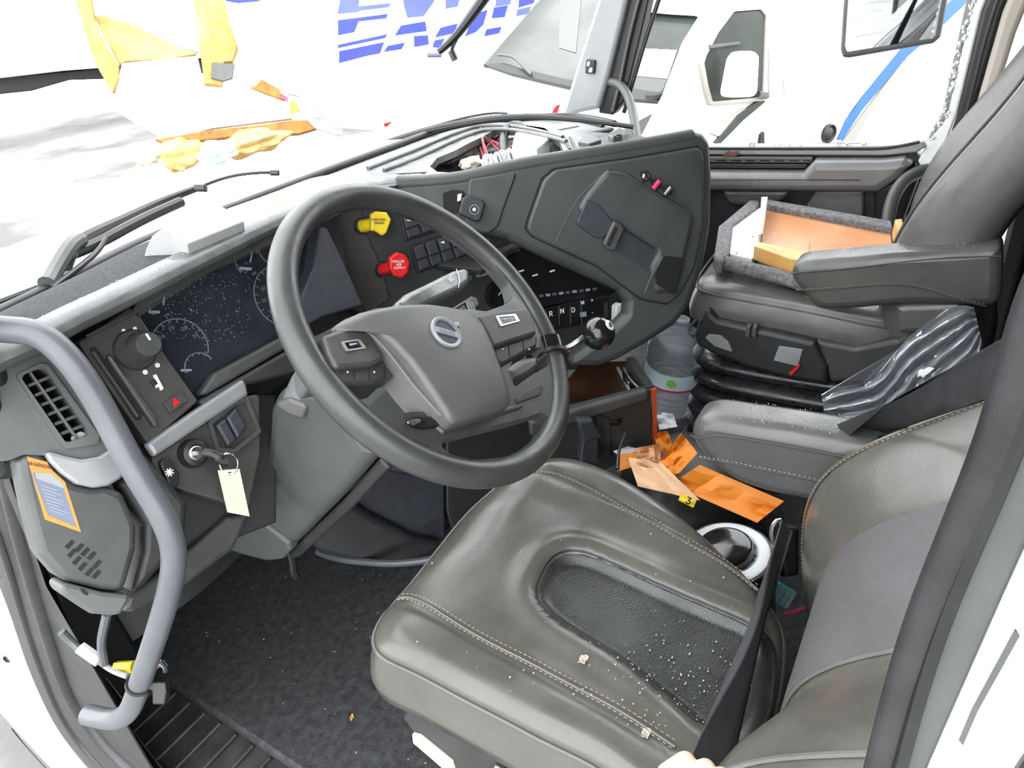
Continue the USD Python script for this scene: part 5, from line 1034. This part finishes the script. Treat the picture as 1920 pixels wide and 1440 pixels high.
br_ = [P(1484, 1000, Z=1.1), P(1456, 1080, Z=.98), P(1436, 1150, Z=.87), P(1420, 1215, Z=.81), P(1404, 1290, Z=.77), P(1388, 1360, Z=.74), P(1374, 1420, Z=.71), P(1350, 1510, Z=.68)]
L, R_ = spl(bl_, 50), spl(br_, 50)
b2_ = single('seat_belt', sheet([L + (R_ - L) * t for t in (0, .25, .5, .75, 1)], .002), M['belt2'], 'black belt strap coloured grey for sheen across the driver seat cushion', 'seat belt')
b2_.part('belt_edge', sheet([R_, R_ + RIGHT * .006 - DOWN * .001 + FWD * .012, R_ + RIGHT * .010 + FWD * .03], .0025), M['belt'])

# rain drops on the leather
def drops(name, label, pts, r0=.0007, r1=.0022):
    ms = []
    for p in pts:
        m = trimesh.creation.icosphere(1, rng.uniform(r0, r1)); ms.append((np.array(m.vertices) * A(1, 1, .6) + p, np.array(m.faces)))
    single(name, cat(*ms), M['drop'], label, 'water drops', kind='stuff')
def along(pl, px, depth, n):
    c = spl([pl.W(*q) for q in px], 60); return [c[rng.integers(0, 60)] + A(rng.uniform(.15, .85) * depth, 0, .0006) for _ in range(n)]
drops('rain_drops', 'rain drops beaded on top of the passenger armrest', along(Ar2, [(1510, 491), (1580, 486), (1700, 475), (1830, 467)], .085, 170), .0004, .0012)
drops('rain_drops', 'rain drops beaded on top of the driver armrest', along(Ar1, [(1330, 788), (1420, 800), (1520, 816), (1600, 830)], .075, 150), .0004, .0011)
fr_ = []
for k in range(130):
    q = A(rng.uniform(-.2, .0), rng.uniform(.02, .2)); fr_.append(Sp.w(np.r_[q, .012 * smooth((abs(q[0]) - .1) / .1) - .015 * smooth((q[1] - .12) / .13) + .0005]))
drops('rain_drops', 'rain drops on the front edge of the passenger cushion', fr_, .0004, .0012)
drops('rain_drops', 'rain drops along the wet roll over the gauges', [lip[rng.integers(0, 59)] + A(rng.uniform(-.004, .004), rng.uniform(-.022, .012), .0168) for _ in range(240)], .0004, .0012)

# ================================================================== LOOSE THINGS
# wooden tray on the passenger seat
TY = Pl(P(1500, 450, z=.515), [1, 0, 0], unit(A(0, -.03, 1)))
ty = thing('wooden_tray', 'upturned plywood panel with battens and carpet edging on the passenger seat', 'wooden panel')
ty.part('plywood_base', slab(TY, [(1432, 392), (1670, 436), (1676, 476), (1560, 505), (1480, 520), (1420, 480)], -.016, 0, .002, .002), M['wood'], 'orange brown plywood sheet')
ty.part('white_panel', slab(TY, [(1372, 428), (1424, 392), (1434, 394), (1426, 470), (1410, 488), (1368, 478)], -.014, .004, .002, .002), M['wwood'], 'white faced board')
ty.part('white_batten', slab(TY, [(1425, 398), (1437, 398), (1427, 470), (1420, 470)], 0, .045, .003, 0), M['wwood'])
ty.part('batten', slab(TY, [(1412, 486), (1420, 478), (1530, 502), (1520, 515), (1480, 512)], 0, .034, .002, 0), M['pine'], 'tan front batten')
ty.part('batten', slab(TY, [(1672, 442), (1686, 440), (1694, 476), (1682, 486)], 0, .042, .004, 0), M['pine'], 'yellow end batten')
ty.part('carpet_strip', slab(TY, [(1434, 384), (1668, 426), (1672, 440), (1436, 394)], 0, .018, .004, 0), M['felt'])
ty.part('carpet_edge', slab(TY, [(1338, 488), (1347, 430), (1404, 382), (1424, 382), (1424, 392), (1374, 430), (1368, 480), (1352, 500)], -.02, .012, .008, .004), M['felt'])
ty.part('carpet_roll', tube(spl([TY.W(a, b, -.008) for a, b in [(1344, 484), (1362, 488), (1410, 500), (1460, 512), (1500, 524), (1540, 530)]], 24), .017, 12), M['felt'])
for q in ((1412, 444), (1381, 475)): ty.part('screw_hole', lathe(TY.off(.004), *TY.off(.004).uv(*q), [(0, .0006), (.003, .0006), (.003, -.001)], 10), M['ink'])
ty.part('base_crack', slab(TY, [(1517, 457), (1519, 457), (1518, 480), (1516, 480)], 0, .0006, .0001, 0), M['splint'])

# centre console box behind the wheel
KX = Pl(P(1222, 730, z=.40), A(.72, -.69, 0), unit(A(-.69, -.72, .06)))
kz = Pl(KX.o, [1, 0, 0], [0, 0, 1])
kb_ = thing('console_box', 'dark grey console drawer below the dash with dark wood inside', 'console')
kb_.part('front_panel', slab(KX, [(1000, 790), (1070, 768), (1210, 732), (1222, 728), (1224, 735), (1224, 838), (1100, 900), (1000, 920)], -.02, 0, .004, .003), M['dashd'])
kb_.part('front_lip', slab(KX, [(990, 788), (1068, 766), (1208, 728), (1213, 734), (1212, 746), (1072, 790), (992, 812)], 0, .012, .006, .002), M['dash'])
edge_dir = P(1184, 672, z=.40) - P(1222, 728, z=.40)
c0, c1 = P(1222, 728, z=.40), P(1184, 672, z=.40); side = Pl(c0, c1 - c0, unit(np.cross(c1 - c0, A(0, 0, 1))))
L_ = np.linalg.norm(c1 - c0)
kb_.part('side_panel', side.put(trimesh.convex.convex_hull(np.array([[x, y, h] for x in (0, L_) for y in (-.24, .004) for h in (-.012, .006)]))), M['dashd'])
kb_.part('red_edge', side.put(trimesh.convex.convex_hull(np.array([[x, y, h] for x in (-.006, .004) for y in (-.17, .0) for h in (-.004, .008)]))), mat('red_brown_edge', (.36, .06, .02), .5), 'red brown edge strip')
kb_.part('inner_floor', slab(kz.off(-.05), [(1040, 740), (1090, 680), (1182, 676), (1216, 738), (1160, 790), (1060, 800)], -.01, 0, .001), mat('dark_wood', (.035, .016, .008), .18, var=.5, vs=12))
kb_.part('inner_rim', tube(spl([P(1170, 690, z=.395), P(1182, 712, z=.395), P(1206, 735, z=.395)], 10), .003, 6), M['steel'])
kb_.part('inner_clip', slab(kz.off(-.03), [(1166, 704), (1174, 703), (1186, 722), (1178, 728), (1168, 714)], 0, .012, .002), M['chrome'], 'bright metal latch inside the drawer')
kb_.part('inner_strip', tube(spl([P(1158, 690, z=.37), P(1172, 715, z=.37), P(1182, 735, z=.37)], 8), .004, 6), M['silver'])
hk = Pl(P(1110, 830, Z=1.42), KX.ex, KX.n)
cb_ = thing('coat_hook', 'black plastic hooked bracket under the console drawer', 'bracket')
cb_.part('hook_top', slab(hk, [(1084, 790), (1112, 788), (1130, 822), (1094, 832)], -.03, 0, .006, .003), M['cheek'])
cb_.part('hook_body', slab(hk, [(1094, 832), (1124, 822), (1126, 872), (1090, 870)], -.03, -.006, .004, .003), M['cheek'])
cb_.part('hook_back', slab(hk.off(-.03), [(1118, 776), (1146, 786), (1148, 860), (1128, 872), (1112, 860)], -.02, 0, .005, .003), M['dashd'])
cw_ = thing('centre_tunnel', 'dark grey lower centre panel between the pedals and the console', 'panel')
QX = Pl([.95, .98, .3], A(.85, -.53, 0), unit(A(-.53, -.85, .1)))
cw_.part('lower_panel', slab(QX, [(560, 880), (640, 860), (820, 900), (834, 910), (836, 1010), (800, 1080), (700, 1030), (610, 960)], -.04, 0, .006), M['cheek'])
cw_.part('lower_panel', slab(QX, [(838, 740), (1090, 740), (1110, 900), (1060, 960), (850, 1000), (838, 960)], -.04, -.006, .006), M['dashd'])
cw_.part('duct_cover', slab(QX.off(.03), [(560, 1000), (600, 960), (640, 930), (700, 970), (780, 1010), (830, 1020), (800, 1060), (700, 1060), (600, 1040)], -.04, 0, .015, .008), M['dashd'])
cw_.part('trim_rail', tube(spl([P(596, 1034, z=.05), P(630, 1046, z=.05), P(690, 1054, z=.05), P(740, 1056, z=.05), P(800, 1050, z=.05), P(850, 1040, z=.05)], 30), .009, 10), M['handle'], 'pale curved trim rail at the floor')

# paper bags and envelopes between the seats
def crumple(name, label, catg, m, px, Zs, amp, seed, n=9, thick=.0012):
    c = [P(a, b, Z=z) for (a, b), z in zip(px, Zs)]
    g_ = []
    for i in np.linspace(0, 1, n):
        ro = []
        for j in np.linspace(0, 1, n):
            p = c[0] * (1 - i) * (1 - j) + c[1] * (1 - i) * j + c[2] * i * j + c[3] * i * (1 - j)
            d = amp * (np.abs(meshkit.noise(A(i * 2.6, j * 2.6, seed), seed) - .5) * 2 + .25 * np.abs(meshkit.noise(A(i * 5, j * 5, seed), seed + 5) - .5))
            ro.append(p + unit(EYE - p) * d)
        g_.append(ro)
    return single(name, sheet(g_, thick), m, label, catg, smooth=24)
crumple('paper_bag', 'pale kraft paper bag front beside the seat cushion', 'paper bag', M['paperl'], [(1178, 858), (1238, 866), (1312, 938), (1196, 912)], [1.34, 1.36, 1.25, 1.26], .03, 1)
crumple('paper_bag', 'crumpled brown paper bag below the console corner', 'paper bag', M['paper'], [(1192, 840), (1236, 832), (1240, 872), (1196, 884)], [1.44, 1.46, 1.42, 1.4], .04, 2)
crumple('envelope', 'upright orange envelope leaning between the seats', 'envelope', M['manila'], [(1230, 872), (1278, 812), (1308, 850), (1262, 900)], [1.42, 1.46, 1.42, 1.36], .04, 3)
crumple('envelope', 'large flat orange envelope under the driver armrest', 'envelope', M['manila'], [(1256, 908), (1312, 872), (1470, 940), (1420, 980)], [1.33, 1.35, 1.28, 1.25], .035, 4)
crumple('envelope', 'small orange envelope corner at the seat cushion edge', 'envelope', M['manila'], [(1160, 852), (1192, 848), (1196, 872), (1158, 884)], [1.39, 1.42, 1.38, 1.36], .008, 5)
crumple('envelope', 'torn orange envelope behind the brown paper bag', 'envelope', M['manila'], [(1226, 812), (1252, 808), (1262, 840), (1234, 850)], [1.52, 1.54, 1.5, 1.48], .03, 6)
crumple('paper_sheet', 'white paper scrap at the foot of the console', 'paper', M['wpaper'], [(1150, 846), (1180, 836), (1198, 844), (1166, 858)], [1.46, 1.5, 1.47, 1.43], .012, 7)
crumple('paper_sheet', 'crumpled pale tissue below the water jug', 'paper', M['wpaper'], [(1230, 772), (1262, 776), (1270, 800), (1236, 806)], [1.72, 1.72, 1.68, 1.66], .05, 8)
ye = crumple('yellow_card', 'yellow card with black print beside the seat cushion', 'card', M['yellow'], [(1276, 926), (1306, 938), (1300, 952), (1272, 938)], [1.22, 1.22, 1.21, 1.21], .003, 9)
yp = Pl(P(1290, 938, Z=1.205), RIGHT, -FWD); ye.part('card_print', text(yp, 0, 0, '3', .012, -.4, .0006, h=.004), M['ink'])
stk = spl([P(1158, 880, Z=1.34), P(1160, 850, Z=1.36), P(1166, 828, Z=1.38), P(1172, 812, Z=1.4)], 14)
single('metal_rod', tube(stk, np.linspace(.004, .002, 14), 8), M['black'], 'thin dark rod standing by the console bracket', 'rod')
single('bag_heap', (lambda vf_: (vf_[0] * A(1.4, 1.2, .7) + P(1290, 915, z=.13), vf_[1]))(ball((0, 0, 0), .13, 3)), M['black'], 'dark bag under the orange envelopes between the seats', 'bag')

# water jug
jb = P(1246, 768, z=.03); jb = A(1.42, .80, .0); jp0 = P(1250, 762, Z=2.0)
jg = thing('water_jug', 'large clear ribbed plastic water bottle with pale green label', 'bottle')
ja = unit(P(1272, 640, Z=1.86) - jp0); Jp = Pl(jp0, A(1, -.3, 0), ja); jr = .078
pr = [(0, .0), (jr * .8, .002), (jr * .95, .012)]
for k in range(40):
    h = .02 + .20 * k / 39; rb = .0025 * math.sin(k * 1.6) if not 17 < k < 29 else 0
    pr.append((jr + rb, h))
pr += [(jr * .9, .235), (jr * .6, .262), (.022, .285), (.02, .30), (0, .30)]
jg.part('jug_body', lathe(Jp, 0, 0, pr, 36), M["film"], "clear ribbed plastic body")
jg.part('jug_inner', lathe(Jp, 0, 0, [(max(0, r - .0035), h) for r, h in pr[1:-4]], 36), M['film'])
th2 = np.linspace(0, 2 * np.pi, 37)
jg.part('jug_label', Jp.put(loft(np.array([[(1.015 * jr * math.cos(a), 1.015 * jr * math.sin(a), h) for a in th2[:-1]] for h in (.112, .165)]), cap=False)), mat('pale_blue_label', (.55, .7, .72), .4), 'pale blue green wrap label')
jg.part('label_band', Jp.put(loft(np.array([[(1.022 * jr * math.cos(a), 1.022 * jr * math.sin(a), h) for a in th2[:-1]] for h in (.112, .118)]), cap=False)), M['magenta'])
nj = unit(EYE - (jp0 + ja * .145)); nj = unit(nj - ja * (nj @ ja))
jl = Pl(jp0 + ja * .142 + nj * jr * 1.03, np.cross(ja, nj), nj); jg.part('label_mark', slab(jl, [(-.012, -.006), (.004, -.012), (.016, -.002), (.006, .012), (-.008, .01)], -.004, .001, .0004, .003, uv=True), M['greenp'])

# clear plastic bag over the passenger seat side
top_ = spl([P(1540, 740, Z=1.24), P(1585, 722, Z=1.25), P(1640, 706, Z=1.26), P(1690, 648, Z=1.26), P(1740, 605, Z=1.27), P(1790, 574, Z=1.28), P(1826, 576, Z=1.28)], 44)
bot_ = spl([P(1552, 812, Z=1.2), P(1600, 830, Z=1.2), P(1670, 815, Z=1.2), P(1730, 785, Z=1.2), P(1790, 740, Z=1.2), P(1832, 690, Z=1.2), P(1842, 645, Z=1.21)], 44)
g_ = []
for i, t in enumerate(np.linspace(0, 1, 26)):
    ro = []
    for j in range(44):
        p = top_[j] * (1 - t) + bot_[j] * t; w_ = t * 5.2 + .9 * meshkit.noise(A(j * .09, t * 2, 3), 4) + .3 * meshkit.noise(A(j * .3, t * 4, 5), 6); fold = .03 * abs(math.sin(math.pi * w_)) * (.4 + .6 * j / 43) + .012 * abs(meshkit.noise(A(j * .35, t * 7, 1), 8) - .5)
        ro.append(p + unit(EYE - p) * fold)
    g_.append(ro)
single('plastic_bag', sheet(g_, .0008), M['film'], 'clear crinkled plastic bag hanging by the passenger seat', 'plastic bag', smooth=50)
crumple('plastic_wrap', 'clear plastic scrap below the belt near the driver backrest', 'plastic wrap', M['film'], [(1690, 790), (1790, 770), (1780, 800), (1620, 830)], [1.05, 1.0, .98, 1.02], .03, 12, 18)
# round speaker-like lamp beside the seat
lm_c = P(1362, 1036, z=.27); Lm = Pl(lm_c, [1, 0, 0], unit(A(-.05, .1, 1)))
lm = thing('round_lantern', 'round black lantern with bright silver ring beside the driver seat', 'lantern')
lm.part('lantern_base', lathe(Lm, 0, 0, [(0, -.25), (.07, -.25), (.078, -.03), (.08, -.012), (.077, .0), (.07, .002)], 40), M['rubber'])
lm.part('silver_ring', lathe(Lm, 0, 0, [(.052, .002), (.055, .005), (.067, .005), (.072, .002), (.072, -.01), (.052, -.01)], 48), M['print'], 'bright silver ring')
lm.part('lantern_cap', lathe(Lm, 0, 0, [(0, .022), (.036, .022), (.044, .018), (.048, .004), (.05, -.01)], 40), M['gloss'], 'wet glossy black cap')
cn = thing('wire_connector', 'small teal connector with pins beside the driver seat belt', 'connector')
ck = Pl(P(1470, 1118, Z=1.28), RIGHT * .8 + DOWN * .5, -FWD)
cn.part('connector_body', cbox(ck, -.02, .02, -.018, .018, -.02, 0, .003), M['teal'])
for k in range(3): cn.part('connector_pin', cbox(ck, -.013 + k * .011, -.007 + k * .011, -.014, .014, 0, .004, .001), M['lgrey'])
single('red_wire', tube(spl([P(1470, 1150, Z=1.3), P(1490, 1146, Z=1.29), P(1505, 1140, Z=1.3)], 8), .003, 6), M['magenta'], 'short red wire beside the teal connector', 'wire')
# wiring at the door sill
wr_ = thing('sill_wiring', 'loose cable with white and yellow connectors at the door sill', 'wiring')
wr_.part('cable', tube(spl([P(115, 1185, Z=1.05), P(135, 1205, Z=1.06), P(150, 1218, Z=1.06)], 8), .006, 8), M['grey'])
wr_.part('white_connector', tube(np.array([P(150, 1214, Z=1.06), P(187, 1240, Z=1.06)]), .0095, 8), M['white'], 'white sleeve connector')
wr_.part('cable', tube(spl([P(187, 1240, Z=1.06), P(200, 1250, Z=1.06), P(218, 1260, Z=1.05), P(240, 1268, Z=1.04)], 10), .0045, 8), M['lgrey'])
wr_.part('yellow_connector', tube(np.array([P(216, 1252, Z=1.06), P(250, 1250, Z=1.06)]), .0095, 6), M['yellow'], 'yellow plug')
wr_.part('cable', tube(spl([P(201, 1150, Z=1.0), P(194, 1180, Z=1.02), P(190, 1210, Z=1.04), P(196, 1245, Z=1.06)], 16), .0065, 8), M['handle'])
for k, m in enumerate(('teal', 'lgrey', 'red', 'lgrey', 'black')):
    wr_.part('wire_end', tube(spl([P(278, 1258, Z=1.04), P(290 + 2 * k, 1250 - 4 * k + 6, Z=1.04), P(300 + 3 * k, 1240 + 4 * k, Z=1.04), P(312 - k, 1250 + 2 * k, Z=1.05)], 10), .0028, 6), M[m])
sp_ = []
for k in range(150):
    x, y = rng.uniform(.4, 1.0), rng.uniform(.3, 1.35); sp_.append(ball((x, y, .001), rng.uniform(.0006, .0016), 1))
single('floor_crumbs', cat(*sp_), M['crumb'], 'pale specks scattered on the black floor mat', 'crumbs', kind='stuff')
single('floor_leaf', sheet([[P(658, 1346, z=.006) + A(.003 * i - .005 + .001 * j, .0022 * j - .005, .002 * math.sin(i + j)) for j in range(5)] for i in range(4)], .001), M['pine'], 'yellow dry leaf on the floor mat beside the seat', 'leaf')

# the photographer's hand at the bottom edge
def limb(chain):
    out_ = None
    for (p, r), (q, s) in zip(chain[:-1], chain[1:]):
        a = trimesh.creation.icosphere(2, r); a.apply_translation(p); b = trimesh.creation.icosphere(2, s); b.apply_translation(q)
        h = manifold3d.Manifold.hull_points(np.vstack([a.vertices, b.vertices])); out_ = h if out_ is None else out_ + h
    return out_
hz_ = .62
kn = [P(1285, 1432, Z=hz_), P(1322, 1446, Z=hz_ - .01), P(1352, 1462, Z=hz_ - .02), P(1378, 1482, Z=hz_ - .03)]
wrist = P(1390, 1640, Z=.58)
hand = None
for k, p in enumerate(kn):
    tipd = P(1240 + 28 * k, 1500 + 14 * k, Z=hz_ + .03); mid = P(1250 + 30 * k, 1450 + 18 * k, Z=hz_ + .012)
    f_ = limb([(wrist * .55 + p * .45 + A(0, 0, -.01), .012), (p, .0105), (mid, .0088), (tipd, .0075)])
    hand = f_ if hand is None else hand + f_
hand = hand + limb([(wrist, .026), (wrist * .5 + kn[1] * .5, .02), (kn[1] * .8 + wrist * .2, .014)]) + limb([(wrist, .026), (wrist * .5 + kn[3] * .5, .02)])
hand = hand + limb([(wrist * .8 + kn[0] * .2 + RIGHT * -.02, .015), (P(1270, 1560, Z=.6), .0115), (P(1250, 1520, Z=.61), .009)]) + limb([(wrist, .026), (P(1440, 1820, Z=.55), .03)])
hm_ = hand.refine_to_length(.004); v, f = vf(hm_); tm = trimesh.Trimesh(v, f, process=False); trimesh.smoothing.filter_taubin(tm, iterations=10)
single('hand', tm, M['skin'], 'bare knuckles of a hand at the bottom edge of the seat', 'hand', smooth=True)
